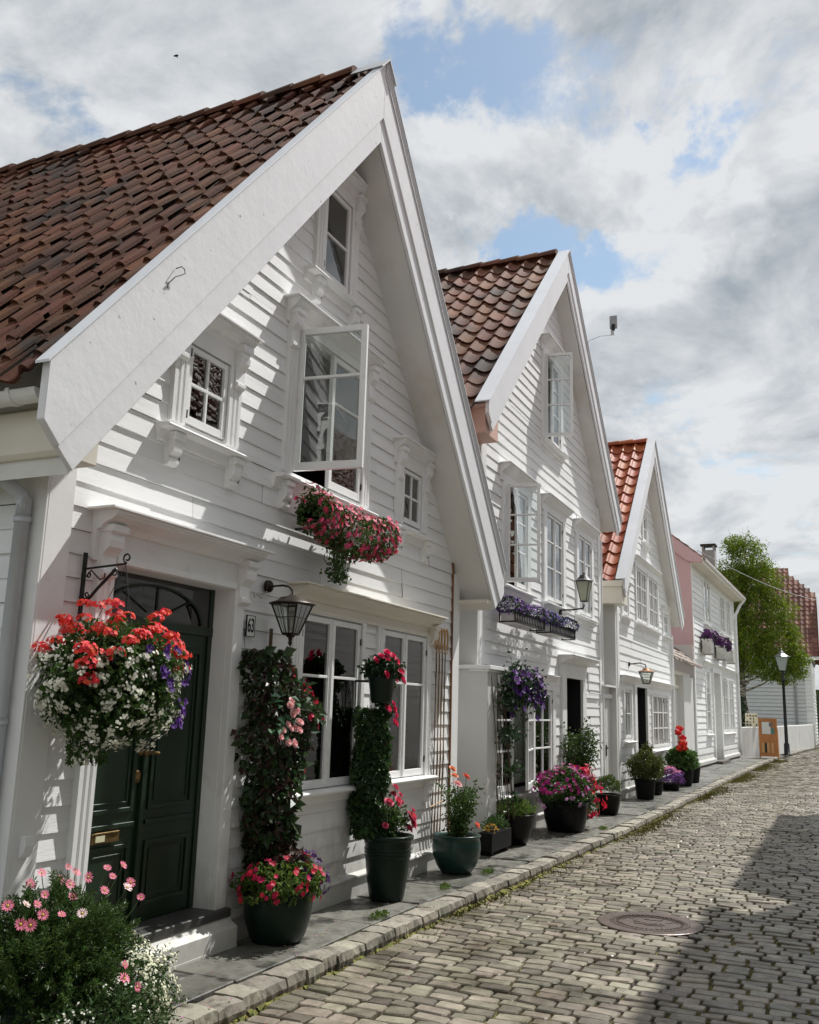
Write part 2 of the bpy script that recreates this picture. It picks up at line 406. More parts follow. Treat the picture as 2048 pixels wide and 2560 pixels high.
while x < 64:
    dx = rg.uniform(0.115, 0.145) if x < 40 else rg.uniform(0.13,0.16)
    y = kerb_y(x) - 0.015 - rg.uniform(0, 0.05)
    ph = rg.uniform(0, 6)
    y_end = -5.15 if x < 22 else kerb_y(x) - 4.6
    while y > y_end:
        ly = rg.uniform(0.150, 0.265)
        cy = y - ly/2
        wob = 0.018*sin(cy*1.9 + x*0.35) + rg.uniform(-0.006, 0.006)
        cx = x + dx/2 + wob
        if (cx-MHX)**2 + (cy-MHY)**2 > (MHR+0.065)**2:
            z = -0.098 + rg.uniform(-0.006, 0.005) + 0.012*sin(cx*0.9+cy*0.7)*sin(cy*1.3)
            stone(gs, cx, cy, dx/2-0.004-rg.uniform(0,0.004), ly/2-0.005-rg.uniform(0,0.004), z, rg, 2.5 < x < 26)
        y -= ly
    x += dx
# small fillers round the manhole
for k in range(26):
    a = 2*pi*k/26
    stone(gs, MHX+cos(a)*(MHR+0.055), MHY+sin(a)*(MHR+0.055), 0.036, 0.045, -0.103, rg)
struct('road_bed', g, M_MORT)
struct('road', gs, M_COB)
# road behind the houses opposite and beyond is plain joint bed; pavement slabs
g = G()
x = -3.0
while x < 72:
    w = rg.uniform(0.75, 1.5)
    yk = kerb_y(x+w/2) + 0.215
    ysplit = [0.45, yk] if rg.random() < 0.55 and x < 14 else [0.45, rg.uniform(-0.30,-0.42), yk]
    if x > 44: ysplit = [0.45 - (x-44)*0.115, yk]
    for a, b in zip(ysplit, ysplit[1:]):
        z = rg.uniform(-0.006, 0.006); t = 0.008
        yk2 = (kerb_y(x+w)-kerb_y(x)) if b == yk else 0
        n = len(g.v); dz = rg.uniform(-0.004,0.004)
        x0, x1 = x+t, x+w-t
        g.v += [(x0,b+t,-0.09),(x1,b+t+yk2,-0.09),(x1,a-t,-0.09),(x0,a-t,-0.09),(x0,b+t,z+dz),(x1,b+t+yk2,z-dz),(x1,a-t,z-dz),(x0,a-t,z+dz)]
        for f in ((4,5,6,7),(0,1,5,4),(1,2,6,5),(2,3,7,6),(3,0,4,7)): g.f.append(tuple(n+i for i in f))
    x += w
pv = struct('pavement', g, M_SLATE); bm = pv.modifiers.new('b','BEVEL'); bm.width=0.006; bm.segments=1
g = G()
for a, b in zip(xs, xs[1:]):
    g.q((a,kerb_y(a)+0.02,-0.03),(b,kerb_y(b)+0.02,-0.03),(b,0.6,-0.03),(a,0.6,-0.03))
struct('pavement_bed', g, M_MORT)
# kerb stones
g = G()
x = -3.0
while x < 70:
    w = rg.uniform(0.19, 0.34)
    a = kerb_y(x); b = kerb_y(x+w)
    j = rg.uniform(-0.012, 0.012); z = rg.uniform(-0.012, 0.012); W = 0.20 + rg.uniform(-0.012, 0.012); t = 0.004
    nx, ny = 7, 6
    n = len(g.v)
    for i in range(nx):
        for k in range(ny):
            u = i/(nx-1); v = k/(ny-1)
            X = x + t + (w-2*t)*u; Y = a + (b-a)*u + j + W*v
            e = 0.004*((abs(2*u-1))**4) + 0.006*((abs(2*v-1))**4)
            g.v.append((X + rg.uniform(-.003,.003), Y + rg.uniform(-.004,.004), z - e + rg.uniform(-.003,.003)))
    for i in range(nx-1):
        for k in range(ny-1):
            g.f.append((n+i*ny+k, n+(i+1)*ny+k, n+(i+1)*ny+k+1, n+i*ny+k+1))
    m = len(g.v)
    ring = [n+i*ny for i in range(nx)] + [n+(nx-1)*ny+k for k in range(1, ny)] + [n+i*ny+ny-1 for i in range(nx-2, -1, -1)] + [n+k for k in range(ny-2, 0, -1)]
    for r in ring:
        vx, vy, vz = g.v[r]
        g.v.append((vx + rg.uniform(-.004,.004), vy - (0.012 if r in ring[:nx] else 0) + rg.uniform(-.006,.006), -0.062))
    m2 = len(g.v)
    for r in ring:
        vx, vy, vz = g.v[r]; g.v.append((vx, vy+rg.uniform(-.004,.012), -0.15))
    k = len(ring)
    for i in range(k):
        l = (i+1) % k
        g.f.append((ring[i], m+i, m+l, ring[l])); g.f.append((m+i, m2+i, m2+l, m+l))
    x += w
kb = struct('kerb', g, M_KERB)
# moss fringe along the kerb foot and in the near gutter
g = G()
def blade(g, p, h, w, rnd):
    a = rnd.uniform(0, 2*pi); dx, dy = cos(a)*w, sin(a)*w; lx, ly = rnd.uniform(-.6,.6)*h, rnd.uniform(-.6,.6)*h
    g.q((p[0]-dx,p[1]-dy,p[2]),(p[0]+dx,p[1]+dy,p[2]),(p[0]+lx,p[1]+ly,p[2]+h))
for a_ in range(0, 900):
    x = 3.4 + a_*0.05
    am = 0.5+0.5*sin(x*1.3)*sin(x*0.47+1)
    w1 = (0.03 + 0.05*am if x < 9.5 else 0.07 + 0.15*am*am)*rg.uniform(0.6,1.3)*(0.5 if x > 34 else 1)
    yk_ = kerb_y(x)+0.01; x2 = x+0.052; h1_ = rg.uniform(-0.108,-0.088)
    g.q((x,yk_-w1,-0.122),(x2,yk_-w1*rg.uniform(.8,1.2),-0.122),(x2,yk_-w1*0.4,h1_),(x,yk_-w1*0.4,h1_)); g.q((x,yk_-w1*0.4,h1_),(x2,yk_-w1*0.4,h1_),(x2,yk_,h1_+.01),(x,yk_,h1_+.01))
for i in range(26000):
    x = rg.uniform(3.5, 46) if rg.random() < 0.8 else rg.uniform(12, 30)
    dens = 0.5+0.5*sin(x*1.3)*sin(x*0.47+1)
    if x < 11: dens *= 0.45
    if rg.random() > dens: continue
    wd = (0.05 if x < 9 else 0.10) + 0.10*max(0, sin(x*0.9+2))
    y = kerb_y(x) - 0.01 - abs(rg.gauss(0, wd))
    if x > 24: y = kerb_y(x) - abs(rg.gauss(0, 0.2))
    s = 1.0 + x*0.04
    blade(g, (x, y, -0.115), rg.uniform(0.012, 0.034)*s**0.5, 0.008*s, rg)
stuff('moss', g, M_MOSS, 'yellow green moss fringe growing along the foot of the kerb', 'moss')
# manhole cover
mh = thing('manhole_cover', 'round cast iron manhole cover set in the cobbles', 'manhole cover', (MHX, MHY, -0.12))
M_MH = mat('worn_cast_iron', (0.115,0.085,0.072), 0.38, var=0.25, vscale=14, metal=0.45, bump=0.0015, bscale=60, roughvar=0.12)
zt = -0.096
g = G(); g.lathe([(MHR,-0.05),(MHR,zt+0.12-0.004),(MHR-0.008,zt+0.12),(0.345,zt+0.12),(0.343,zt+0.112)], (MHX,MHY,-0.12), 64); obj('frame', g, M_MH, mh)
g = G(); g.lathe([(0.340,-0.03),(0.340,zt+0.122),(0.300,zt+0.122),(0.298,zt+0.113),(0.0001,zt+0.113)], (MHX,MHY,-0.12), 64); obj('lid', g, M_MH, mh)
g = G()
for k in range(40):
    a = 2*pi*k/40
    q = G(); q.box(0.268,0.290,-0.009,0.009,-0.002,0.0085); q.xf(Matrix.Translation((MHX,MHY,zt-0.009)) @ Matrix.Rotation(a,4,'Z')); g.add(q)
for k in range(64):
    a = 2*pi*k/64
    q = G(); q.box(0.308,0.328,-0.004,0.004,-0.002,0.003); q.xf(Matrix.Translation((MHX,MHY,zt+0.001)) @ Matrix.Rotation(a,4,'Z')); g.add(q)
q = G(); q.lathe([(0.255,0),(0.255,0.007),(0.245,0.007),(0.245,0)], (MHX,MHY,zt-0.009), 48); g.add(q)
# relief of the town arms: a shield, a crown above and scroll leaves
sh = [(-0.085,0.10),(0.085,0.10),(0.085,-0.01),(0.05,-0.075),(0,-0.11),(-0.05,-0.075),(-0.085,-0.01)]
def relief(poly, h, sc=1.0, rot=0.0, off=(0,0)):
    c, s = cos(rot), sin(rot)
    pp = [(MHX + (x*sc*c - y*sc*s) + off[0], MHY + (x*sc*s + y*sc*c) + off[1]) for x, y in poly]
    g.prism(pp, 'z', zt-0.010, zt-0.009+h)
R0 = radians(-90)
relief(sh, 0.006, 1.0, R0); relief(sh, 0.010, 0.72, R0)
relief([(-0.07,0.12),(0.07,0.12),(0.085,0.19),(0.045,0.155),(0.02,0.20),(0,0.16),(-0.02,0.20),(-0.045,0.155),(-0.085,0.19)], 0.008, 1.0, R0)
for sgn in (-1, 1):
    for k in range(4):
        relief([(0,0),(0.05,0.018),(0.075,0.0),(0.05,-0.018)], 0.006, 1.1, R0 + sgn*(0.5+0.5*k) + (pi if sgn < 0 else 0), (0.10*sin(0.6*k-0.9), sgn*(0.125+0.01*k)))
obj('relief', g, M_MH, mh)

# fallen petals and leaves
g = G()
for i in range(260):
    x = rg.choice((4.6, 6.3, 8.1, 9.8, 12.3, 14.1, 14.4)) + rg.gauss(0, 0.55); y = rg.uniform(-0.95, -0.25) if rg.random() < .7 else rg.uniform(-1.6,-0.9)
    z = 0.010 if y > kerb_y(x)+0.01 else -0.086
    a = rg.uniform(0, 6.28); s = rg.uniform(0.007, 0.014); dx, dy = cos(a)*s, sin(a)*s
    g.q((x-dx,y-dy,z),(x+dy*.6,y-dx*.6,z+0.003),(x+dx,y+dy,z+0.001),(x-dy*.6,y+dx*.6,z+0.004))
stuff('fallen_petals', g, mat('fallen_petal',(0.35,0.10,0.10),0.7,island=0.5,hue=0.12), 'fallen petals and leaf bits scattered below the flower pots', 'petals')
# ================================================================= HOUSE PARTS
def front(y0=0.0):
    return lambda u, p, z: (u, y0-p, z)
def leftside(x0):           # wall facing -X ; u runs along Y
    return lambda u, p, z: (x0-p, u, z)
def rightside(x0):
    return lambda u, p, z: (x0+p, u, z)
def clap(g, T, poly, z0, z1, exp, openings, rnd, prot=0.014, flip=False, seglen=0.6, stops=()):
    z = z0
    while z < z1 - 1e-6:
        zb = z; zt = min(z + exp, z1)
        pr = prot*rnd.uniform(0.85, 1.15); base = 0.004
        br = sorted({zb, zt} | {round(v, 4) for o in openings for v in (o[2], o[3]) if zb < v < zt} | {s for s in stops if zb < s < zt})
        j0 = rnd.uniform(0, 3.6); joints = [poly(zb)[0] + j0 + m_*rnd.uniform(3.0, 4.2) for m_ in range(6)]
        dj = rnd.uniform(-0.002, 0.002)
        for a, b in zip(br, br[1:]):
            def P(zz): return base + pr*(zb+exp-zz)/exp
            la, ra = poly(a); lb, rb = poly(b)
            if ra - la < 0.02: continue
            cuts = sorted((o[0], o[1]) for o in openings if o[2] < (a+b)/2 < o[3])
            spans = []; cur = None; l = None
            edges = [(None, None)]
            x = min(la, lb)
            last = None
            pieces = []
            start = ('e', 0)
            for c0, c1 in cuts: pieces.append((start, ('c', c0))); start = ('c', c1)
            pieces.append((start, ('e', 1)))
            for s, e in pieces:
                xa0 = la if s[0] == 'e' else max(la, s[1]); xb0 = lb if s[0] == 'e' else max(lb, s[1])
                xa1 = ra if e[0] == 'e' else min(ra, e[1]); xb1 = rb if e[0] == 'e' else min(rb, e[1])
                if xa1 - xa0 < 0.01 and xb1 - xb0 < 0.01: continue
                xb1 = max(xb1, xb0); xa1 = max(xa1, xa0)
                jl = [0.0] + sorted(t_ for t_ in ((jx-xa0)/max(0.01, xa1-xa0) for jx in joints) if 0.04 < t_ < 0.96) + [1.0]
                for js, je in zip(jl, jl[1:]):
                  gp_x = 0.0015/max(0.01, xa1-xa0)
                  js += gp_x if js > 0 else 0; je -= gp_x if je < 1 else 0
                  ns = max(1, int((xa1-xa0)*(je-js)/seglen))
                  n = len(g.v); off = rnd.uniform(-0.0035, 0.0035) if len(jl) > 2 else 0; zo_ = rnd.uniform(-0.003,0.003) if (len(jl) > 2 and a == zb) else 0
                  for i in range(ns+1):
                    t = js+(je-js)*i/ns
                    wz = (rnd.uniform(-0.0018, 0.0018) + zo_) if a == zb else 0
                    ua = xa0+(xa1-xa0)*t; ub = xb0+(xb1-xb0)*t
                    g.v.append(T(ub, P(b)+off, b)); g.v.append(T(ua, P(a)+off, a+wz)); g.v.append(T(ua, 0.0, a+wz+0.001))
                  for i in range(ns):
                    k = n+3*i
                    q1 = (k, k+1, k+4, k+3); q2 = (k+1, k+2, k+5, k+4)
                    if flip: q1 = q1[::-1]; q2 = q2[::-1]
                    g.f.append(q1)
                    if a == zb: g.f.append(q2)
        z = zt
def quadwall(g, x0, x1, y0, y1, z0, z1): g.box(x0, x1, y0, y1, z0, z1)

CROWN = lambda P, top, H: [(0,top),(P,top-0.004),(P,top-0.024),(P-0.012,top-0.026),(P-0.018,top-0.040),(P*0.72,top-0.062),(P*0.50,top-0.080),(P*0.40,top-0.100),(P*0.38,top-0.112),(0.045,top-0.118),(0.040,top-H),(0,top-H)]
def hood(g, x0, x1, y, top, P, H, over=0.0):
    """crown moulding with cap along x; profile in (protrusion,z)"""
    pr = CROWN(P, top, H)
    g.prism([(y-p, z) for p, z in pr], 'x', x0, x1)
    g.box(x0-0.045-over, x1+0.045+over, y-P-0.022, y+0.01, top-0.004, top+0.012)
def console(g, x0, x1, y, top, H=0.30, P=0.13):
    pr = [(0,top),(P,top),(P,top-0.055),(P*0.86,top-0.060),(P*0.92,top-0.10),(P*0.86,top-0.145),(P*0.62,top-0.175),(P*0.50,top-0.20),(P*0.52,top-H+0.055),(P*0.66,top-H+0.05),(P*0.66,top-H+0.02),(P*0.40,top-H),(0,top-H)]
    g.prism([(y-p, z) for p, z in pr], 'x', x0, x1)
    g.box(x0-0.010, x1+0.010, y-P-0.008, y, top-0.05, top-0.006)
def casing(g, x0, x1, z0, z1, y, t=0.05, flutes=2):
    """vertical board with raised fillets"""
    w = x1-x0
    prof = [(x0, y), (x0, y-t)]
    if flutes and w > 0.07:
        n = flutes
        for i in range(n):
            c = x0 + w*(i+1)/(n+1)
            prof += [(c-0.010, y-t), (c-0.006, y-t+0.010), (c+0.006, y-t+0.010), (c+0.010, y-t)]
    prof += [(x1, y-t), (x1, y)]
    g.prism(prof, 'z', z0, z1)
def framebox(g, x0, x1, z0, z1, y0, y1, w, wb=None, wt=None):
    wb = wb or w; wt = wt or w
    g.box(x0, x0+w, y0, y1, z0, z1); g.box(x1-w, x1, y0, y1, z0, z1)
    g.box(x0+w, x1-w, y0+0.0015, y1-0.0015, z0, z0+wb); g.box(x0+w, x1-w, y0+0.0015, y1-0.0015, z1-wt, z1)

def window(root, x0, x1, z0, z1, y=0.0, cas=0.14, nsash=1, cols=1, muns=(0.5,), hd=None, sl=None, br=True, opened=None,
           curt=None, lw=0.042, topcas=0.0, flutes=2, label=None, curtmat=None, casx=None, consoles=True, brz=0.24, glassm=None, gap=0.0, proud=0.048):
    """x0..x1,z0..z1 = opening; y = wall plane (front faces -Y)."""
    g = G()
    ca = cas if casx is None else casx[0]; cb = cas if casx is None else casx[1]
    if ca > 0: casing(g, x0-ca, x0, z0-0.02, z1+topcas, y, proud, flutes if ca > 0.09 else 0)
    if cb > 0: casing(g, x1, x1+cb, z0-0.02, z1+topcas, y, proud, flutes if cb > 0.09 else 0)
    if topcas > 0: g.box(x0, x1, y-proud+0.002, y, z1, z1+topcas)
    # reveal
    g.box(x0-0.02, x0+0.012, y+0.001, y+0.10, z0, z1); g.box(x1-0.012, x1+0.02, y+0.001, y+0.10, z0, z1)
    g.box(x0-0.02, x1+0.02, y+0.001, y+0.10, z1-0.012, z1+0.02); g.box(x0-0.02, x1+0.02, y+0.001, y+0.10, z0-0.03, z0+0.012)
    w = obj('window', g, M_WHITE, root, bevel=0.003)
    if label: w['label'] = label
    if hd:
        h0, h1, ht, hP = hd
        g = G(); hood(g, h0, h1, y, ht, hP, max(0.13, ht-(z1+topcas)))
        if consoles:
            for cx0, cx1 in ((x0-ca-0.004, x0-ca+0.11), (x1+cb-0.11, x1+cb+0.004)): console(g, cx0, cx1, y-0.002, ht-0.075, H=min(0.36, ht-z1+0.22), P=0.115)
        obj('hood', g, M_WHITE, w, bevel=0.002)
    if sl:
        s0, s1, sz = sl
        g = G()
        g.prism([(y+0.02, sz+0.012), (y-0.125, sz), (y-0.13, sz-0.012), (y-0.125, sz-0.030), (y-0.055, sz-0.034), (y-0.050, sz-0.05), (y-0.036, sz-0.11), (y, sz-0.112), (y+0.02, sz-0.112)], 'x', s0, s1)
        if br:
            for cx0, cx1 in ((x0-ca, x0-ca+0.10), (x1+cb-0.10, x1+cb)): console(g, cx0, cx1, y-0.002, sz-0.032, H=brz, P=0.10)
        obj('sill', g, M_WHITE, w, bevel=0.002)
    sw = (x1-x0-0.024)/nsash
    for i in range(nsash):
        a = x0+0.012+sw*i; b = a+sw
        g = G(); gl = G()
        yf = y-0.030; yb = y+0.012
        framebox(g, a+0.002, b-0.002, z0+0.014, z1-0.014, yf, yb, lw, wb=lw*1.35)
        ga, gb, g0, g1 = a+lw, b-lw, z0+0.014+lw*1.3, z1-0.014-lw
        for m_ in muns:
            zz = g0+(g1-g0)*m_; g.box(ga, gb, yf+0.004, yb-0.004, zz-0.012, zz+0.012)
        for c_ in range(1, cols):
            xx = ga+(gb-ga)*c_/cols; g.box(xx-0.011, xx+0.011, yf+0.005, yb-0.006, g0, g1)
        gl.box(ga-0.004, gb+0.004, y-0.0075, y-0.0045, g0-0.004, g1+0.004)
        if nsash == 2 and opened is None:
            if i == 0: g.box(b-0.016, b+0.016, yf-0.012, yf+0.004, z0+0.02, z1-0.02)
        hg = G()
        hx = a if i == 0 else b
        if opened is not None and opened[0] == i:
            ang = opened[1]
            px_, py_ = (a, yf) if i == 0 else (b, yf)
            M = Matrix.Translation((px_, py_, 0)) @ Matrix.Rotation(-ang if i == 0 else ang, 4, 'Z') @ Matrix.Translation((-px_, -py_, 0))
            g.xf(M); gl.xf(M)
        else:
            for zz in (z0+0.12*(z1-z0), z1-0.12*(z1-z0)):
                hg = G(); hg.box(hx-0.012 if i else hx+0.0, hx+0.0 if i else hx+0.012, yf-0.010, yf+0.003, zz-0.03, zz+0.03); obj('hinge', hg, M_IRON, w)
        obj('sash', g, M_WHITE, w, bevel=0.002)
        obj('glass', gl, glassm or (M_GLASSOPEN if (opened is not None and opened[0] == i) else M_GLASS), w)
    if curt:
        for (c0, c1, cz0, cz1, cy) in curt:
            g = G(); n = max(6, int((c1-c0)/0.02)); k0 = len(g.v)
            for i in range(n+1):
                xx = c0+(c1-c0)*i/n; yy = y+cy+0.018*sin(i*1.9)
                g.v += [(xx, yy, cz0), (xx+0.01*sin(i*0.7), yy+0.01*cos(i), cz1)]
            for i in range(n): g.f.append((k0+2*i, k0+2*i+2, k0+2*i+3, k0+2*i+1))
            obj('curtain', g, curtmat or M_CURT, w, smooth=True)
    return w

def tileprof(w, A=0.032, B=0.042, n=13):
    out = []
    for i in range(n):
        u = i/(n-1)
        hgt = -A*sin(pi*u/0.68) if u < 0.68 else B*sin(pi*(u-0.68)/0.32)
        out.append((u*w*1.03, hgt))
    return out
def revprof(w, B, A=0.026):
    out = [(-0.004, B*0.25), (-0.004, B*0.70)]
    for i in range(1, 13):
        u = i/12
        out.append((u*w*1.03, B*sin(pi*(0.25+0.75*u/0.34)) if u < 0.34 else -A*sin(pi*(u-0.34)/0.66)))
    return out
def rooftiles(root, xc, za, slope, smax, y0, y1, exp, w, m, rnd, side, skip=None, name='roof_tiles', T=None, jit=1.0, B=0.042, rev=False, lift_=0.036):
    """tiles covering a slope from apex (xc,za) downward. side=-1 left slope, +1 right slope"""
    g = G(); prof = tileprof(w, B=B) if not rev else revprof(w, B); th = atan2(slope, 1.0); c, s = cos(th), sin(th)
    nrow = int(smax/exp); ncol = int((y1-y0)/w)
    for r in range(nrow+1):
        sd = min(smax, (r+1)*exp + 0.02)   # distance from apex of the lower edge
        su = max(0.0, sd-exp-0.05)
        for k in range(ncol+1):
            yy = y0 + k*w
            if yy > y1 - 0.3*w: continue
            if skip and skip(sd, yy): continue
            j = rnd.uniform(-0.008, 0.008)*jit; jn = rnd.uniform(-0.005, 0.007)*jit; tw = rnd.uniform(-0.012, 0.012)*jit
            n = len(g.v); L = len(prof)
            for (sdist, lift) in ((su, 0.000), (sd, lift_)):
                for (t, hn) in prof:
                    nn = hn + lift + jn*1.4 + tw*(t/w-0.5)*2*(1 if lift else 0)
                    sx = sdist + (j if lift else 0) - (0 if rev else (0.020*sin(pi*min(1, t/(0.62*w))) if (lift and t < 0.62*w) else 0)*-1)
                    X = xc + side*(sx*c + nn*s); Z = za - sx*s + nn*c
                    p = (X, yy+t, Z); g.v.append(T(p) if T else p)
            for (t, hn) in prof:
                nn = hn + lift_ - 0.022 + jn*1.4 + tw*(t/w-0.5)*2
                sx = sd + j - 0.004 + (0.020*sin(pi*min(1, t/(0.62*w))) if (t < 0.62*w and not rev) else 0)
                X = xc + side*(sx*c + nn*s); Z = za - sx*s + nn*c
                p = (X, yy+t, Z); g.v.append(T(p) if T else p)
            for i in range(L-1):
                a = (n+i, n+i+1, n+L+i+1, n+L+i); b = (n+L+i, n+L+i+1, n+2*L+i+1, n+2*L+i)
                if side > 0: a = a[::-1]; b = b[::-1]
                g.f.append(a); g.f.append(b)
    return obj(name, g, m, root, smooth=False)
def ridgecap(root, xc, za, y0, y1, m, rnd, r=0.115, step=0.36, T=None):
    g = G(); y = y0
    while y < y1:
        n = len(g.v); dz = rnd.uniform(-0.008, 0.008)
        for (yy, rr, up) in ((y-0.03, r*1.08, 0.012), (y+step, r*0.94, 0.0)):
            for i in range(8):
                a = radians(-15 + 210*i/7)
                p = (xc + rr*cos(a), yy, za + dz + up + rr*0.8*sin(a) - 0.03); g.v.append(T(p) if T else p)
        for i in range(7): g.f.append((n+i, n+8+i, n+9+i, n+1+i))
        g.f.append(tuple(n+i for i in range(8)))
        y += step
    return obj('ridge_tiles', g, m, root)

def gable_house(root, xl, xr, z_apex_in, slope, O, y0, depth, thick, tip_over, tile_m, tw, te, rnd, side_m=None, barge_split=0.30, clap_exp=0.148, openings=(), cb=(0.19,0.19), base_h=0.20, base_y=0.05, zbase=0.0, corner_front=0.03, top=None):
    """gable fronted house. z_apex_in = soffit apex height, thick = vertical roof edge height"""
    xc = (xl+xr)/2
    zin = lambda x: z_apex_in - slope*abs(x-xc)
    eave = zin(xl)
    # front clapboards
    g = G()
    def poly(z):
        hw = (z_apex_in - z)/slope
        return (max(xl+cb[0]-0.012, xc-hw), min(xr-cb[1]+0.012, xc+hw))
    clap(g, front(y0), poly, base_h, z_apex_in-0.02, clap_exp, openings, rnd)
    obj('front_wall', g, M_CLAP, root)
    # side walls
    g = G()
    clap(g, leftside(xl), lambda z: (y0+0.03, y0+depth), zbase+0.02, eave, clap_exp, (), rnd, flip=True, seglen=3)
    obj('side_wall', g, side_m or M_CLAPS, root)
    g = G()
    clap(g, rightside(xr), lambda z: (y0+0.03, y0+depth), zbase+0.02, eave, clap_exp, (), rnd, seglen=3)
    obj('side_wall', g, M_CLAPS, root)
    g = G(); yb = y0+depth
    g.prism([(xl, zbase), (xr, zbase), (xr, eave), (xc, z_apex_in), (xl, eave)], 'y', yb-0.02, yb)
    obj('back_wall', g, M_CLAPS, root)
    # dark room lining (each storey is closed by the same box)
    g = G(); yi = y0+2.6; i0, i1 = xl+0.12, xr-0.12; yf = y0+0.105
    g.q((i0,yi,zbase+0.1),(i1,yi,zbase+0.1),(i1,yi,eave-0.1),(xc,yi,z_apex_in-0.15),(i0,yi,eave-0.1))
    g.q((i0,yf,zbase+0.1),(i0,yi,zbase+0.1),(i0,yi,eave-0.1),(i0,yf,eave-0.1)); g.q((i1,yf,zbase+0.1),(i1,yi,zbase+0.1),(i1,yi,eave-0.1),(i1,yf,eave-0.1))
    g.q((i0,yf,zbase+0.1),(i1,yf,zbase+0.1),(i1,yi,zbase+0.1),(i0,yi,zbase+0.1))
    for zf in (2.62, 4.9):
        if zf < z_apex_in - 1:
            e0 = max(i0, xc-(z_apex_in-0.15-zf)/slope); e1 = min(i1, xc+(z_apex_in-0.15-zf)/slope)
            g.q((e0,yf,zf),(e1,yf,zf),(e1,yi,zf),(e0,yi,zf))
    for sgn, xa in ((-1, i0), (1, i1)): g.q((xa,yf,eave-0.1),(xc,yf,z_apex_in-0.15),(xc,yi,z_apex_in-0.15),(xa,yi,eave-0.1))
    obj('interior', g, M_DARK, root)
    # corner boards
    for nm, a, b in (('l', xl-0.012, xl+cb[0]), ('r', xr-cb[1], xr+0.012)):
        g = G(); g.box(a, b, y0-corner_front, y0+0.02, base_h, zin(min(abs(xl-xc),abs(b-xc))+xc)+0.02 if False else eave+0.12)
        xs_ = (xl-0.028, xl) if nm == 'l' else (xr, xr+0.028)
        g.box(xs_[0], xs_[1], y0-corner_front+0.002, y0+0.20, base_h, eave)
        obj('corner_board', g, M_WHITE, root, bevel=0.003)
    # plinth board
    g = G(); g.prism([(y0+0.02, zbase-0.02), (y0-base_y, zbase-0.02), (y0-base_y, base_h-0.045), (y0-base_y-0.022, base_h-0.035), (y0-base_y-0.022, base_h-0.02), (y0-0.015, base_h+0.006), (y0+0.02, base_h+0.006)], 'x', xl-0.03, xr+0.03)
    obj('plinth_board', g, M_WHITE, root, bevel=0.002)
    # soffit and roof deck (solid wedge between soffit line and tile plane)
    zt = z_apex_in + thick - 0.13
    el = tip_over
    for sgn in (-1, 1):
        xe = (xl if sgn < 0 else xr) + sgn*el
        ze = zin(xe)
        g = G()
        P = [(xc, z_apex_in), (xe, ze), (xe, ze+thick-0.13), (xc, zt)]
        if sgn > 0: P = P[::-1]
        g.prism(P, 'y', y0-O+0.045, yb)
        obj('soffit', g, M_SOFFIT, root)
    return xc, eave

def bargeboards(root, xc, zin, slope, thick, xl_in, xr_in, y, split, cut=0.23, cap=True, m=None, steps=3, capd=0.17):
    """zin: inner apex height; thick: vertical height; xl_in/xr_in: x of lower inner tips; y: front plane (at -Y)"""
    m = m or M_BARGE
    for sgn, xt in ((-1, xl_in), (1, xr_in)):
        dx = abs(xt-xc); zi = zin - slope*dx
        ox = dx + cut                          # outer end
        zo = zin + thick - slope*ox            # outer top at the end
        zk = zi + cut*0.85                     # bottom of the vertical cut
        def pt(d, z): return (xc + sgn*d, z)
        lo = lambda d: zin + split - slope*d
        # meeting point of the board joint with the cut end line (tip -> kink)
        best = (9, None)
        for q_ in range(101):
            t_ = q_/100; d_ = dx+cut*t_; z_ = zi+(zk-zi)*t_
            if abs(z_-lo(d_)) < best[0]: best = (abs(z_-lo(d_)), (d_, z_))
        I = best[1]
        P = [pt(0, zin), pt(dx, zi), pt(*I), pt(0, zin+split)]
        if sgn > 0: P = P[::-1]
        g = G(); g.prism(P, 'y', y, y+0.035); obj('bargeboard', g, m, root, bevel=0.003)
        P = [pt(0, lo(0)-0.012), pt(I[0], I[1]-0.008), pt(ox, zk), pt(ox, zo), pt(0, zin+thick)]
        if sgn > 0: P = P[::-1]
        g = G(); g.prism(P, 'y', y-0.020, y+0.0345)
        # stepped mouldings on the outer board near the top edge
        for k in range(steps if sgn > 0 else 0):
            a = thick - 0.05*k - 0.012; b = a - 0.030
            Q = [pt(0, zin+b), pt(ox, zin+b-slope*ox), pt(ox, zin+a-slope*ox), pt(0, zin+a)]
            if sgn > 0: Q = Q[::-1]
            g.prism(Q, 'y', y-0.040+0.004*k, y-0.024)
        obj('bargeboard', g, m, root, bevel=0.004)
        # cap strip on top
        if cap:
            a = thick + 0.012; b = thick - 0.004
            oe = ox+0.035
            Q = [pt(0, zin+b), pt(oe, zin+b-slope*oe), pt(oe, zin+a-slope*oe), pt(0, zin+a)]
            if sgn > 0: Q = Q[::-1]
            g = G(); g.prism(Q, 'y', y-0.050, y+capd); obj('verge_cap', g, M_CAP, root)
# ================================================================= HOUSE NEAREST THE CAMERA
rh = random.Random(11)
h1 = thing('white_house', 'large white clapboard gable house at left with dark green door and number 63', 'house', (3.98, 0, 0), group='white wooden houses along the street')
DOOR = (4.55, 5.88, 0.0, 2.55)
op1 = [DOOR, (5.13,5.63,3.66,4.28), (6.60,7.90,3.66,4.98), (6.95,7.47,5.66,6.62), (8.87,9.37,3.66,4.28), (6.90,8.03,0.99,2.49), (8.50,9.63,0.99,2.49)]
gable_house(h1, 3.98, 10.60, 7.14, 1.19, 0.43, 0.0, 9.5, 0.88, 0.24, M_TILE1, 0.27, 0.37, rh, openings=op1)
bargeboards(h1, 7.27, 7.14, 1.19, 0.88, 3.73, 10.81, -0.43, 0.27, cut=0.26, capd=0.05)
rooftiles(h1, 7.27, 7.14+0.80, 1.19, 5.95, -0.36, 9.5, 0.305, 0.228, M_TILE1, rh, -1, jit=1.2, B=0.058, rev=True, lift_=0.026)
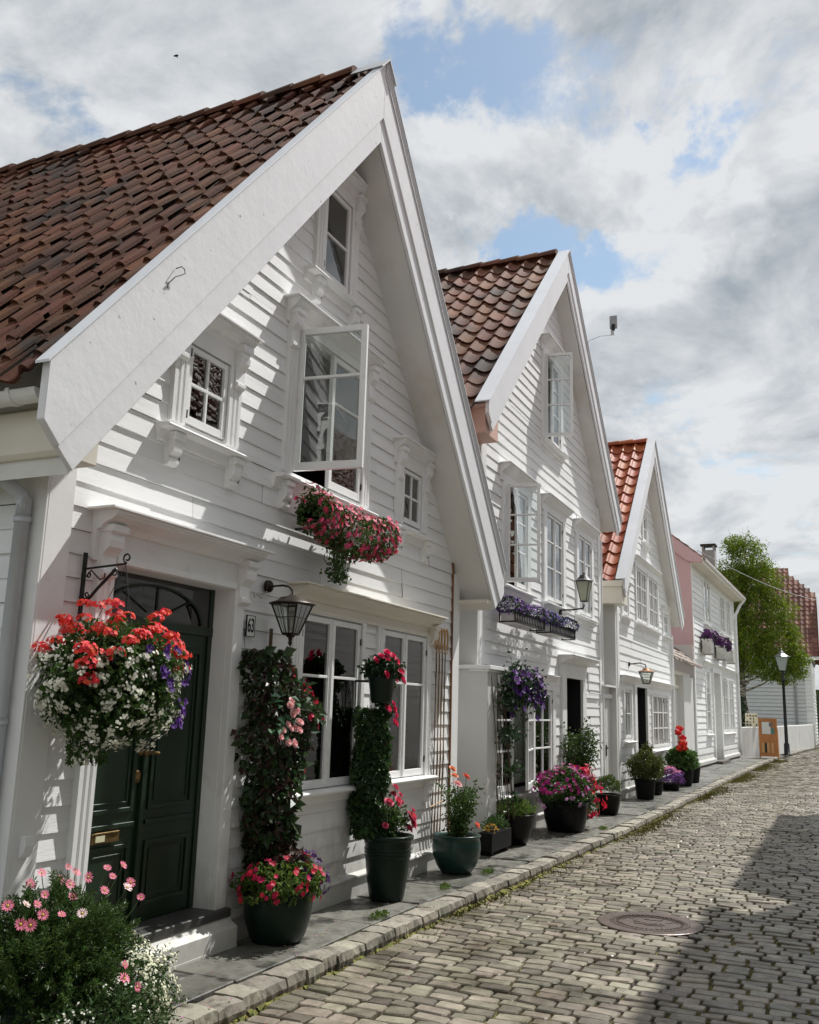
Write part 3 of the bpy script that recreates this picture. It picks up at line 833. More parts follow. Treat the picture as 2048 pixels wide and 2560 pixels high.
rooftiles(h1, 7.27, 7.14+0.80, 1.19, 5.95, -0.36, 9.5, 0.305, 0.228, M_TILE1, rh, 1)
ridgecap(h1, 7.27, 7.14+0.84, -0.10, 9.5, M_TILE1, rh)
g = G(); g.prism([(7.27-0.17, 7.86), (7.27, 8.055), (7.27+0.17, 7.86), (7.27+0.15, 7.86), (7.27, 8.035), (7.27-0.15, 7.86)], 'y', -0.50, -0.14); obj('ridge_flashing', g, M_ZINC, h1)
# eaves box and gutter along the left side
g = G(); g.prism([(3.98, 3.02), (3.72, 3.02), (3.70, 3.05), (3.70, 3.30), (3.98, 3.50)], 'y', -0.36, 9.4); obj('eaves_box', g, M_CREAM, h1, bevel=0.004)
g = G()
pr = [(3.58+0.065*cos(radians(a)), 3.36+0.065*sin(radians(a))) for a in range(180, 361, 20)]
pr += [(3.58+0.058*cos(radians(a)), 3.362+0.058*sin(radians(a))) for a in range(360, 179, -20)]
g.prism(pr, 'y', -0.30, 9.4)
g.prism([(3.58+0.065*cos(radians(a)), 3.36+0.065*sin(radians(a))) for a in range(180, 361, 20)], 'y', -0.305, -0.30)
for yy in (-0.12, 0.6, 1.4): g.prism([(3.58+0.072*cos(radians(a)), 3.36+0.072*sin(radians(a))) for a in range(170, 371, 20)] + [(3.58+0.066*cos(radians(a)), 3.36+0.066*sin(radians(a))) for a in range(370, 169, -20)], 'y', yy, yy+0.03)
obj('gutter', g, M_WHITE, h1)
g = G(); g.tube([(3.58,0.34,3.31),(3.59,0.33,3.20),(3.66,0.25,3.06),(3.80,0.16,2.94),(3.89,0.10,2.86),(3.90,0.09,2.78)], 0.043, 10); g.tube([(3.90,0.09,2.84),(3.90,0.09,0.12)], 0.043, 12)
for zz in (2.70, 1.55): g.tube([(3.90,0.09,zz),(3.90,0.09,zz+0.035)], 0.050, 12); g.box(3.90,3.97,0.075,0.105,zz,zz+0.035)
obj('downpipe', g, mat('blue_grey_downpipe',(0.50,0.53,0.56),0.4,var=0.1), h1, smooth=True)
g = G(); g.prism([(-0.03,0.95),(-0.065,0.95),(-0.075,0.90),(-0.065,0.86),(-0.045,0.835),(-0.03,0.83)], 'x', 4.03, 4.10); obj('post_box', g, M_WHITE, h1, bevel=0.003)
g = G(); g.box(10.388,10.404,-0.036,0.0,0.22,3.45); obj('corner_strip', g, M_RUST, h1)
g = G(); g.prism([(10.58,2.98),(10.86,2.98),(10.86,3.02),(10.58,3.02)],'y',-0.40,1.2); obj('eaves_box', g, M_CREAM, h1)
# windows
L1 = 'window'
ring = dict(cas=0.15, y=0.0)
window(h1, 5.13, 5.63, 3.66, 4.28, cols=2, muns=(0.5,), hd=(4.90,5.83,4.54,0.15), sl=(4.86,5.88,3.585), cas=0.16, label='small four pane window left of the big casement')
window(h1, 6.60, 7.90, 3.66, 4.98, nsash=2, muns=(0.655,), hd=(6.40,8.08,5.18,0.15), sl=(6.33,8.12,3.585), opened=(0, radians(82)), cas=0.15, lw=0.052, label='tall casement window with its left sash swung open')
window(h1, 6.95, 7.47, 5.66, 6.62, muns=(0.47,), hd=(6.72,7.66,6.86,0.15), sl=(6.66,7.72,5.60), cas=0.15, curt=None, label='narrow two pane attic window under the apex')
g = G(); g.q((7.0,0.07,5.70),(7.26,0.075,5.70),(7.03,0.07,6.12)); obj('curtain', g, M_CURT, h1)
window(h1, 8.87, 9.37, 3.66, 4.28, cols=2, muns=(0.5,), hd=(8.66,9.58,4.54,0.15), sl=(8.60,9.62,3.585), cas=0.16, label='small four pane window right of the big casement')
window(h1, 6.90, 8.03, 0.99, 2.49, nsash=2, muns=(0.655,), casx=(0.14,0.07), sl=(6.70,8.14,0.985), lw=0.050, flutes=2, curt=[(6.93,7.22,1.02,2.45,0.13),(7.72,8.0,1.02,2.45,0.15)], curtmat=M_CURTD, consoles=False, topcas=0.02, label='tall four pane ground floor window beside the lantern')
window(h1, 8.50, 9.63, 0.99, 2.49, nsash=2, muns=(0.655,), casx=(0.12,0.12), sl=(8.36,9.80,0.985), lw=0.050, flutes=2, curt=[(8.53,8.80,1.02,2.45,0.13),(9.28,9.6,1.02,2.45,0.15)], curtmat=M_CURTD, consoles=False, topcas=0.02, label='tall four pane ground floor window beside the bamboo trellis')
g = G(); hood(g, 6.72, 9.78, 0.0, 2.71, 0.19, 0.20); g.box(6.70,9.80,-0.052,0.0,2.50,2.53); console(g, 9.66,9.78,-0.004,2.62,H=0.22,P=0.12); obj('window_head', g, M_CREAM, h1, bevel=0.002)
g = G(); g.box(6.90,9.63,-0.040,0.0,0.72,0.865) if False else None
# indoor lamp shades seen dimly
for xx in (7.62, 9.42):
    g = G(); g.lathe([(0.05,0.28),(0.13,0.0)], (xx, 0.42, 1.55), 16); g.tube([(xx,0.42,1.12),(xx,0.42,1.6)], 0.012); obj('indoor_lamp', g, M_CURT, h1)
# door
g = G()
casing(g, 4.41, 4.555, 0.20, 2.56, 0.0, 0.055, 2)
g.box(5.875, 6.00, -0.055, 0.0, 0.20, 2.56)
g.box(4.54, 4.556, 0.0, 0.16, 0.20, 2.56); g.box(5.875, 5.90, 0.0, 0.17, 0.20, 2.56); g.box(4.55, 5.88, 0.0, 0.17, 2.55, 2.58)
obj('door_frame', g, M_WHITE, h1, bevel=0.003)
g = G(); hood(g, 4.36, 6.06, 0.0, 2.86, 0.21, 0.31, over=0.02)
g.box(4.56,5.88,-0.062,-0.038,2.555,2.60); console(g, 4.40, 4.53, -0.004, 2.78, H=0.34, P=0.14); console(g, 5.90, 6.03, -0.004, 2.78, H=0.34, P=0.14)
obj('door_hood', g, M_WHITE, h1, bevel=0.002)
dr = G(); yd = 0.15
dr.box(4.556,5.875,yd-0.02,yd+0.03,2.19,2.255)
dr.box(4.556,4.60,yd-0.015,yd+0.03,0.26,2.55); dr.box(5.83,5.875,yd-0.015,yd+0.03,0.26,2.55)
dr.box(4.60,5.83,yd,yd+0.03,0.26,2.19)
dr.box(5.195,5.235,yd-0.030,yd,0.28,2.18)                # meeting stile bead
for (a, b) in ((4.66,5.14),(5.29,5.77)):
    for (c, d) in ((0.36,0.78),(0.98,2.08)):
        framebox(dr, a, b, c, d, yd-0.016, yd+0.001, 0.030)
        framebox(dr, a+0.055, b-0.055, c+0.055, d-0.055, yd-0.010, yd+0.001, 0.014)
    dr.box(a-0.02,b+0.02,yd-0.022,yd,0.885,0.915)
door = obj('door', dr, M_GREEN, h1, bevel=0.003)
g = G(); g.box(4.60,5.83,yd-0.004,yd,2.255,2.55); obj('fanlight', g, M_GLASS, door)
g = G(); g.box(4.60,5.83,yd+0.10,yd+0.12,2.2,2.6); obj('fanlight_back', g, M_DARK, door)
g = G()
arc = [(5.215+0.52*cos(radians(a)), yd-0.014, 2.262+0.235*sin(radians(a))) for a in range(0,181,10)]
g.tube(arc, 0.010, 6)
for a in (45, 90, 135): g.tube([(5.215+0.13*cos(radians(a)), yd-0.012, 2.262+0.06*sin(radians(a))),(5.215+0.52*cos(radians(a)), yd-0.012, 2.262+0.235*sin(radians(a)))], 0.006, 5)
obj('fanlight_bars', g, M_GREEN, door)
g = G()
g.box(4.76,5.01,yd-0.030,yd-0.014,0.805,0.87); g.box(4.77,5.00,yd-0.038,yd-0.030,0.862,0.875)
obj('letterbox', g, M_BRASS, door, bevel=0.003)
g = G(); g.box(4.79,4.87,yd-0.036,yd-0.030,0.818,0.856); obj('name_label', g, mat('paper_label',(0.62,0.60,0.40),0.7), door)
g = G(); g.lathe([(0.0,0.0),(0.020,0.0),(0.024,0.01),(0.012,0.022),(0.012,0.045),(0.026,0.055),(0.026,0.068),(0.0,0.075)], (0,0,0), 14); g.xf(Matrix.Translation((5.155,yd-0.02,1.36)) @ Matrix.Rotation(radians(90),4,'X')); 
g.tube([(5.155,yd-0.085,1.36),(5.26,yd-0.080,1.355),(5.30,yd-0.06,1.35)], 0.011, 8)
obj('door_handle', g, M_BRASS, door, smooth=True)
g = G()
for i in range(16):
    a = 2*pi*i/16; b = 2*pi*(i+1)/16
    g.q((5.155+0.030*cos(a),yd-0.010,1.20+0.045*sin(a)),(5.155+0.030*cos(b),yd-0.010,1.20+0.045*sin(b)),(5.155+0.022*cos(b),yd-0.024,1.20+0.036*sin(b)),(5.155+0.022*cos(a),yd-0.024,1.20+0.036*sin(a)))
    g.q((5.155+0.022*cos(a),yd-0.024,1.20+0.036*sin(a)),(5.155+0.022*cos(b),yd-0.024,1.20+0.036*sin(b)),(5.155,yd-0.022,1.20))
obj('keyhole_plate', g, M_BRASS, door)
# step: slate threshold on a painted plinth
g = G(); g.box(4.43,6.02,-0.10,0.20,0.195,0.255); obj('door_step', g, mat('dark_slate_step',(0.045,0.045,0.043),0.5,var=0.3,vscale=6,bump=0.002,bscale=20), h1, bevel=0.008)
g = G(); g.prism([(0.0,-0.02),(-0.16,-0.02),(-0.16,0.135),(-0.11,0.165),(-0.085,0.195),(0.0,0.195)],'x',4.25,6.02); g.box(4.25,6.02,-0.163,-0.16,-0.02,0.02); obj('step_board', g, M_WHITE, h1, bevel=0.003)
# hook on the bargeboard
g = G(); hx, hz = 3.98+0.72, 4.72
g.tube([(4.40,-0.455,4.44),(4.415,-0.49,4.455),(4.445,-0.49,4.45),(4.455,-0.49,4.425),(4.43,-0.485,4.405),(4.38,-0.475,4.37),(4.33,-0.46,4.30),(4.34,-0.455,4.28)], 0.0035, 5); obj('hook', g, M_IRON, h1)
# number plate
np_ = thing('house_number', 'small white enamel plate with black number 63 beside the green door', 'number plate', (6.11, -0.03, 2.295))
g = G(); g.box(6.055,6.165,-0.050,-0.036,2.215,2.375); obj('plate', g, mat('white_enamel',(0.80,0.80,0.76),0.25), np_, bevel=0.003)
g = G(); framebox(g,6.052,6.168,2.212,2.378,-0.052,-0.040,0.005); obj('rim', g, M_IRON, np_)
def text(parent, s, size, loc, rot, m, name='lettering', ext=0.001, sx=1.0):
    cu = bpy.data.curves.new(name, 'FONT'); cu.body = s; cu.size = size; cu.extrude = ext; cu.align_x = 'CENTER'; cu.align_y = 'CENTER'; cu.offset = size*0.02
    o = bpy.data.objects.new(name, cu); C.objects.link(o)
    dg = bpy.context.evaluated_depsgraph_get(); me = bpy.data.meshes.new_from_object(o.evaluated_get(dg))
    bpy.data.objects.remove(o)
    o = bpy.data.objects.new(name, me); C.objects.link(o); me.materials.clear(); me.materials.append(m)
    o.parent = parent; o.location = Vector(loc) - org_of(parent); o.rotation_euler = rot; o.scale = (sx, 1, 1)
    return o
text(np_, '63', 0.150, (6.110,-0.0515,2.295), (radians(90),0,0), M_IRON, sx=0.62)

# ================================================================= PASSAGE BETWEEN FIRST AND SECOND HOUSE
pg = thing('white_gate_passage', 'recessed white plank gate between the two big white houses', 'gate', (10.62, 0.55, 0))
M_PLAIN = mat('plain_offwhite_board', (0.63,0.625,0.60), 0.5, var=0.06, vscale=1.5)
g = G(); g.box(10.62,11.42,0.60,0.64,0.02,1.96); 
for k in range(1,6): g.box(10.62+0.135*k-0.002,10.62+0.135*k+0.004,0.596,0.60,0.02,1.96)
obj('gate_leaf', g, M_PLAIN, pg)
g = G(); g.box(10.62,11.42,0.57,0.66,1.96,2.00); g.box(10.62,11.42,0.57,0.66,2.18,2.26); obj('lintel', g, M_WHITE, pg)
g = G(); g.box(10.62,11.42,0.70,0.72,1.9,2.3); obj('gap_shade_sheet', g, M_DARK, pg)  # dark sheet stands in for the shade inside the opening above the gate
g = G(); g.box(10.62,11.60,0.58,0.62,2.26,5.4); g.box(11.50,11.585,0.06,0.60,2.26,3.7); obj('upper_panel', g, M_PLAIN, pg)

M_DOORD = mat('doorway_shade_black',(0.006,0.006,0.007),0.5)  # darkness of the open doorways put into the colour of reveals and door
# ================================================================= SECOND HOUSE
r2 = random.Random(22); Y2 = 0.10
h2 = thing('white_house', 'tall white clapboard gable house with brown tiled roof and two iron flower boxes', 'house', (11.62, Y2, 0), group='white wooden houses along the street')
op2 = [(12.70,13.70,3.52,5.0),(14.78,15.80,3.52,5.0),(16.92,17.92,3.52,5.0),(14.72,15.68,6.28,7.80),(12.10,15.10,0.60,2.05),(15.96,17.10,0.0,2.30)]
gable_house(h2, 11.62, 18.76, 9.30, 1.0, 0.32, Y2, 10, 0.60, 0.30, M_TILE2, 0.3, 0.4, r2, openings=op2, clap_exp=0.162, side_m=M_PINK)
bargeboards(h2, 15.19, 9.30, 1.0, 0.60, 11.24, 19.14, -0.22, 0.18, cut=0.22, steps=2)
rooftiles(h2, 15.19, 9.30+0.53, 1.0, 6.0, -0.02, 10, 0.40, 0.30, M_TILE2, r2, -1)
rooftiles(h2, 15.19, 9.30+0.53, 1.0, 6.0, -0.02, 10, 0.40, 0.30, M_TILE2, r2, 1)
ridgecap(h2, 15.19, 9.30+0.58, 0.0, 10, M_TILE2, r2)
g = G(); g.box(11.10,11.62,-0.16,9.9,5.30,5.66); g.box(11.06,11.62,-0.18,9.9,5.64,5.69); obj('eaves_box', g, M_SALMON, h2, bevel=0.004)
g = G(); g.box(11.36,11.74,-0.14,0.62,0.0,2.22); obj('corner_pier', g, M_PLAIN, h2, bevel=0.006)
g = G(); g.box(11.352,11.36,0.475,0.487,0.3,1.7); g.box(11.352,11.36,0.477,0.484,1.85,1.95); obj('pier_crack', g, M_DARK, h2)
g = G(); g.box(11.28,12.06,-0.20,0.62,2.22,2.27); g.box(11.32,12.0,-0.17,0.1,2.19,2.22); obj('pier_ledge', g, M_WHITE, h2, bevel=0.004)
wk = dict(y=Y2, cas=0.17, flutes=0, consoles=False, br=False, lw=0.045, topcas=0.0)
window(h2, 12.70,13.70,3.52,5.0, nsash=2, cols=1, muns=(0.36,0.69), hd=(12.44,13.96,5.24,0.17), sl=(12.46,13.94,3.46), opened=(0, radians(78)), label='upper window at left with its sash swung open, over the purple boxes', curt=[(12.95,13.15,3.55,4.95,0.10)], curtmat=M_CURTB, **wk)
window(h2, 14.78,15.80,3.52,5.0, nsash=2, cols=1, muns=(0.36,0.69), hd=(14.54,16.04,5.24,0.17), sl=(14.56,16.02,3.46), label='middle upper window of three, closed', **wk)
window(h2, 16.92,17.92,3.52,5.0, nsash=2, cols=1, muns=(0.36,0.69), hd=(16.68,18.16,5.24,0.17), sl=(16.70,18.14,3.46), label='upper window behind the wall lantern', **wk)
window(h2, 14.72,15.68,6.28,7.80, nsash=2, cols=1, muns=(0.36,0.69), hd=(14.50,15.92,8.04,0.17), sl=(14.50,15.92,6.22), opened=(0, radians(78)), curt=[(15.02,15.2,6.3,7.75,0.10)], curtmat=M_CURTB, label='attic window with its sash swung open', **wk)
window(h2, 12.10,15.10,0.60,2.05, y=Y2, cas=0.16, flutes=0, nsash=3, cols=2, muns=(0.36,0.69), hd=(11.95,15.30,2.28,0.10), sl=(11.95,15.28,0.56), consoles=False, br=False, opened=(1, radians(12)), lw=0.06, curt=[(12.2,13.0,0.65,2.0,0.12),(13.5,15.0,0.65,2.0,0.15)], label='wide ground floor window behind the climbing clematis')
g = G(); hood(g, 15.55, 17.45, Y2, 2.66, 0.28, 0.34); g.box(15.68,15.96,Y2-0.05,Y2,0.2,2.32); g.box(17.10,17.36,Y2-0.05,Y2,0.2,2.32); g.box(15.96,17.10,Y2-0.05,Y2,2.30,2.34)
obj('door_frame', g, M_WHITE, h2, bevel=0.003)
g = G(); g.box(15.94,15.965,Y2+0.002,Y2+0.4,0.15,2.32); g.box(17.095,17.12,Y2+0.002,Y2+0.4,0.15,2.32); g.box(15.96,17.10,Y2+0.002,Y2+0.4,2.30,2.32); obj('door_recess', g, M_DOORD, h2)
g = G(); g.box(15.96,17.10,Y2+0.30,Y2+0.34,0.15,2.31); framebox(g,16.1,16.95,0.4,1.1,Y2+0.285,Y2+0.30,0.04); framebox(g,16.1,16.95,1.3,2.1,Y2+0.285,Y2+0.30,0.04); obj('door', g, M_DOORD, h2)
g = G(); g.box(15.8,17.3,Y2-0.12,Y2+0.34,0.0,0.15); obj('door_step', g, M_SLATE, h2, bevel=0.006)
g = G(); g.box(17.42,17.54,Y2-0.062,Y2-0.045,2.28,2.46); obj('small_plate', g, M_ZINC, h2)
g = G(); g.tube([(18.80,Y2-0.02,5.2),(18.80,Y2-0.02,0.3)], 0.035, 8); obj('downpipe', g, M_WHITE, h2)
g = G(); g.tube([(17.48,Y2-0.05,2.28),(17.48,Y2-0.05,2.12),(17.6,Y2-0.05,2.08),(18.5,Y2-0.05,2.08)], 0.012, 5); obj('cable', g, M_ZINC, h2)

# gate between second and third house
pg2 = thing('white_plank_gate', 'narrow white plank gate with iron latch between second and third house', 'gate', (18.78, 0.1, 0))
g = G(); g.box(18.80,19.62,0.10,0.14,0.02,2.02)
for k in range(1,5): g.box(18.80+0.165*k-0.003,18.80+0.165*k+0.004,0.096,0.10,0.02,2.02)
obj('gate_leaf', g, M_PLAIN, pg2)
g = G(); g.box(18.76,19.66,0.06,0.16,2.02,2.10); g.box(18.70,19.72,-0.02,0.16,2.24,2.28); g.box(18.80,19.62,0.12,0.15,2.10,2.24); obj('lintel', g, M_WHITE, pg2)
g = G(); g.box(19.10,19.13,0.08,0.10,0.88,1.10); g.box(19.06,19.22,0.07,0.095,1.02,1.05); obj('latch', g, M_IRON, pg2)
g = G(); g.box(18.76,19.70,0.6,0.64,2.2,4.2); obj('upper_panel', g, M_PLAIN, pg2)

# ================================================================= THIRD HOUSE
r3 = random.Random(33)
h3 = thing('white_house', 'smaller white gable house with orange red tiled roof in the row', 'house', (19.80, 0, 0), group='white wooden houses along the street')
op3 = [(20.40,20.98,3.86,4.42),(22.00,23.28,3.86,5.14),(23.60,24.86,3.86,5.14),(25.75,26.40,3.86,4.42),(23.05,23.55,5.95,6.60),(20.42,21.10,1.20,2.24),(21.72,22.98,0.0,2.33),(23.78,26.10,0.92,2.22)]
gable_house(h3, 19.80, 26.95, 8.02, 1.0, 0.30, 0.0, 10, 0.60, 0.28, M_TILE3, 0.3, 0.4, r3, openings=op3, clap_exp=0.165)
bargeboards(h3, 23.375, 8.02, 1.0, 0.60, 19.45, 27.3, -0.30, 0.18, cut=0.20, steps=1)
rooftiles(h3, 23.375, 8.02+0.53, 1.0, 5.8, -0.10, 10, 0.40, 0.29, M_TILE3, r3, -1, jit=0.3)
rooftiles(h3, 23.375, 8.02+0.53, 1.0, 5.8, -0.10, 10, 0.40, 0.29, M_TILE3, r3, 1, jit=0.3)
ridgecap(h3, 23.375, 8.02+0.58, -0.1, 10, M_TILE3, r3)
g = G(); g.box(19.20,19.80,-0.26,9.9,3.95,4.32); g.box(19.14,19.80,-0.28,9.9,4.30,4.42); obj('eaves_box', g, M_CREAM, h3, bevel=0.004)
g = G(); g.box(19.62,19.80,-0.02,0.75,0.0,3.95); obj('side_post', g, M_PLAIN, h3)
wk = dict(y=0.0, cas=0.12, flutes=0, consoles=False, br=False, lw=0.045)
window(h3, 20.40,20.98,3.86,4.42, cols=2, muns=(0.5,), hd=(20.24,21.14,4.60,0.10), sl=(20.24,21.14,3.80), label='small square upper window at left', **wk)
wp = dict(wk); wp['cas'] = 0.10
window(h3, 22.00,23.28,3.86,5.14, nsash=2, cols=2, muns=(0.34,0.67), hd=(21.80,25.05,5.38,0.12), sl=(21.80,25.05,3.80), label='left window of the upper pair', topcas=0.06, **wp)
window(h3, 23.60,24.86,3.86,5.14, nsash=2, cols=2, muns=(0.34,0.67), label='right window of the upper pair', topcas=0.06, **wp)
window(h3, 25.75,26.40,3.86,4.42, cols=2, muns=(0.5,), hd=(25.6,26.56,4.60,0.10), sl=(25.6,26.56,3.80), label='small square upper window at right', **wk)
window(h3, 23.05,23.55,5.95,6.60, cols=1, muns=(0.5,), hd=(22.9,23.7,6.74,0.10), sl=(22.9,23.7,5.89), label='tiny attic window', **wk)
window(h3, 20.42,21.10,1.20,2.24, cols=2, muns=(0.5,), sl=(20.2,21.3,1.14), label='narrow ground floor window left of the dark doorway', **wk)
window(h3, 23.78,26.10,0.92,2.22, nsash=3, cols=2, muns=(0.34,0.67), sl=(23.6,26.3,0.86), curt=[(23.9,24.3,0.95,1.3,0.2)], curtmat=M_CURTB, label='wide ground floor window right of the dark doorway', **wk)
g = G(); hood(g, 20.05, 26.75, 0.0, 2.52, 0.13, 0.14); obj('window_head', g, M_WHITE, h3, bevel=0.002)
g = G(); casing(g,21.48,21.72,0.2,2.4,0.0,0.05,0); casing(g,22.98,23.22,0.2,2.4,0.0,0.05,0); g.box(21.72,22.98,-0.05,0.0,2.33,2.4); obj('door_frame', g, M_WHITE, h3)
g = G(); g.box(21.70,21.73,0.002,0.4,0.1,2.33); g.box(22.97,23.0,0.002,0.4,0.1,2.33); g.box(21.72,22.98,0.002,0.4,2.32,2.34); obj('door_recess', g, M_DOORD, h3)  # reveals coloured near black for the shade inside the doorway
g = G(); g.box(21.72,22.98,0.32,0.36,0.1,2.34); framebox(g,21.9,22.8,0.3,1.0,0.30,0.32,0.05); framebox(g,21.9,22.8,1.2,2.1,0.30,0.32,0.05); obj('door', g, mat('very_dark_door',(0.008,0.008,0.008),0.35), h3)
g = G(); g.box(21.5,23.2,-0.15,0.36,0.0,0.14); obj('door_step', g, M_SLATE, h3)
g = G(); g.tube([(26.88,-0.06,3.9),(26.88,-0.06,0.1)], 0.04, 8); obj('downpipe', g, M_WHITE, h3)

# ================================================================= LEAN-TO GATE AND FOURTH HOUSE
r4 = random.Random(44)
M_TILEB = mat('striped_buff_tile', (0.16,0.10,0.065), 0.6, var=0.4, vscale=6, island=0.6)
lt = thing('tiled_gateway', 'white gateway with small tiled lean-to roof beside the pink gable', 'gateway', (27.2, 0.3, 0))
g = G(); g.box(27.25,31.0,0.45,0.49,0.0,2.55)
for k in range(1,12): g.box(27.25+0.3*k-0.004,27.25+0.3*k+0.004,0.446,0.45,0,2.55)
obj('gate_leaf', g, M_PLAIN, lt)
g = G(); g.box(27.2,33.2,0.40,0.50,2.55,2.66); g.box(27.2,33.2,0.34,0.52,2.98,3.10); g.box(27.2,33.2,0.46,0.50,2.66,2.98); obj('lintel', g, M_CREAM, lt)
g = G(); g.box(31.0,33.18,0.25,0.50,0.0,2.98); obj('pier', g, M_PLAIN, lt)
def TL(p): # tiles of the lean-to run down towards the street
    return (p[1], p[0], p[2])
g_ = rooftiles(lt, 0.95, 4.05, 0.75, 1.25, 27.3, 33.2, 0.30, 0.27, M_TILEB, r4, -1, T=TL)
h4 = thing('white_house', 'long two storey white clapboard house with pink gable end and grey chimney', 'house', (33.3, 0, 0), loc=(33.3, 0.235, 0), rz=-0.028, group='white wooden houses along the street')
W4 = 11.4; X4 = 33.3
op4 = [(36.0,37.5,5.15,6.85),(40.3,41.6,5.15,6.70),(42.1,43.3,5.15,6.70),(35.8,36.7,1.14,3.32),(37.55,39.3,0.0,3.40),(40.1,41.5,1.14,3.25),(41.9,43.5,1.14,3.25)]
g = G(); clap(g, front(0), lambda z: (X4+0.14, X4+W4-0.14), 0.22, 6.95, 0.215, op4, r4, prot=0.022); obj('front_wall', g, M_CLAP, h4)
M_PCL = M_PINK
g = G()
def gp_(z):
    if z < 7.4: return (0.03, 7.5)
    return (0.03+(z-7.4)/0.82, 7.5-(z-7.4)/0.82)
clap(g, leftside(X4), gp_, 4.12, 10.4, 0.30, (), r4, prot=0.02, flip=True, seglen=5); obj('gable_wall', g, M_PCL, h4)
g = G(); g.box(X4-0.03,X4+0.0,-0.03,0.62,4.12,7.35); g.prism([(-0.05,7.0),(0.10,7.05),(4.0,10.25),(4.0,10.75),(-0.42,7.14),(-0.42,6.95)],'x',X4-0.10,X4-0.05); g.prism([(7.6,7.0),(7.4,7.05),(3.5,10.25),(3.5,10.75),(7.9,7.14)],'x',X4-0.10,X4-0.05); obj('gable_trim', g, M_PCL, h4)
g = G(); g.box(X4-0.03,X4,0,7.5,0.0,4.12); obj('gable_wall', g, M_PLAIN, h4)
g = G(); g.box(X4+W4,X4+W4+0.03,0,7.5,0.0,6.95); g.box(X4,X4+W4,7.47,7.5,0,6.95); g.prism([(0,6.95),(7.5,6.95),(3.75,10.0)],'x',X4+W4,X4+W4+0.03); obj('far_wall', g, M_CLAPS, h4)
for a_, b_ in ((X4-0.015,X4+0.15),(X4+W4-0.16,X4+W4+0.02)): g = G(); g.box(a_,b_,-0.045,0.0,0.05,6.95); obj('corner_board', g, M_WHITE, h4)
g = G(); g.prism([(0,0.08),(-0.09,0.08),(-0.09,0.18),(-0.02,0.25),(0,0.25)],'x',X4,37.4); g.prism([(0,0.08),(-0.09,0.08),(-0.09,0.18),(-0.02,0.25),(0,0.25)],'x',39.4,X4+W4); obj('plinth_board', g, M_WHITE, h4)
g = G(); g.box(X4,37.4,-0.02,0.1,-0.05,0.1); g.box(39.4,X4+W4,-0.02,0.1,-0.05,0.1); g.box(37.3,39.5,-0.30,0.1,-0.05,0.10); obj('stone_base', g, mat('dark_stone_base',(0.10,0.09,0.07),0.9,var=0.4,vscale=5), h4)
g = G(); hood(g, 35.4, X4+W4-0.2, 0, 3.68, 0.12, 0.16); obj('belt_board', g, M_WHITE, h4)
g = G(); yi = 2.2
g.q((X4+.1,yi,0.1),(X4+W4-.1,yi,0.1),(X4+W4-.1,yi,6.9),(X4+.1,yi,6.9)); g.q((X4+.1,0.11,3.8),(X4+W4-.1,0.11,3.8),(X4+W4-.1,yi,3.8),(X4+.1,yi,3.8)); g.q((X4+.1,0.11,0.1),(X4+W4-.1,0.11,0.1),(X4+W4-.1,yi,0.1),(X4+.1,yi,0.1)); obj('interior', g, M_DARK, h4)
wk = dict(y=0.0, cas=0.15, flutes=0, consoles=False, br=False, lw=0.06, topcas=0.06)
window(h4, 36.0,37.5,5.15,6.80, muns=(0.5,), nsash=2, sl=(35.8,37.7,5.08), label='upper window over the white planters', **wk)
window(h4, 40.3,41.6,5.15,6.70, nsash=2, muns=(0.33,0.66), sl=(40.1,41.8,5.08), label='middle upper window', **wk)
window(h4, 42.1,43.3,5.15,6.70, nsash=2, muns=(0.33,0.66), sl=(41.9,43.5,5.08), label='far upper window', **wk)
window(h4, 35.8,36.7,1.14,3.32, nsash=1, cols=2, muns=(0.33,0.66), sl=(35.6,36.9,1.08), label='narrow ground floor window beside the door recess', **wk)
window(h4, 40.1,41.5,1.14,3.25, nsash=2, cols=2, muns=(0.33,0.66), sl=(39.9,41.7,1.08), curt=[(40.2,41.4,1.2,3.2,0.12)], label='ground floor window with sheer curtain right of the door recess', **wk)
window(h4, 41.95,43.3,1.14,3.25, nsash=2, cols=2, muns=(0.33,0.66), sl=(41.75,43.5,1.08), curt=[(42.0,43.2,1.2,3.2,0.12)], label='far ground floor window with sheer curtain', **wk)
g = G(); casing(g,37.30,37.56,0.1,3.5,0,0.07,0); casing(g,39.28,39.54,0.1,3.5,0,0.07,0); g.box(37.3,39.54,-0.08,0,3.38,3.56); g.box(37.52,37.56,0,0.5,0.1,3.4); g.box(39.28,39.32,0,0.5,0.1,3.4); g.box(37.52,39.32,0,0.5,3.38,3.42); obj('door_frame', g, M_WHITE, h4)
g = G(); g.box(37.5,39.34,0.46,0.50,0.1,3.4); framebox(g,37.8,39.0,0.4,1.3,0.43,0.46,0.06); framebox(g,37.8,39.0,1.5,3.1,0.43,0.46,0.06); obj('door', g, M_PLAIN, h4)
g = G(); g.box(X4-0.02,X4+W4+0.35,-0.42,0.0,6.95,7.02); g.box(X4-0.02,X4+W4+0.35,-0.46,-0.40,6.92,7.14); obj('eaves_box', g, M_CREAM, h4)
g = G(); g.prism([(-0.42,7.08),(3.75,10.5),(7.9,7.08),(7.9,7.0),(3.75,10.38),(-0.42,6.99)],'x',X4-0.04,X4+W4+0.35); obj('roof_deck', g, M_DARK, h4)
def T4(p): return (p[1], p[0], p[2])
rooftiles(h4, 3.75, 10.55, 0.82, 5.5, X4, X4+W4+0.35, 0.36, 0.28, M_TILE2, r4, -1, T=T4)
rooftiles(h4, 3.75, 10.55, 0.82, 5.5, X4, X4+W4+0.35, 0.36, 0.28, M_TILE2, r4, 1, T=T4)
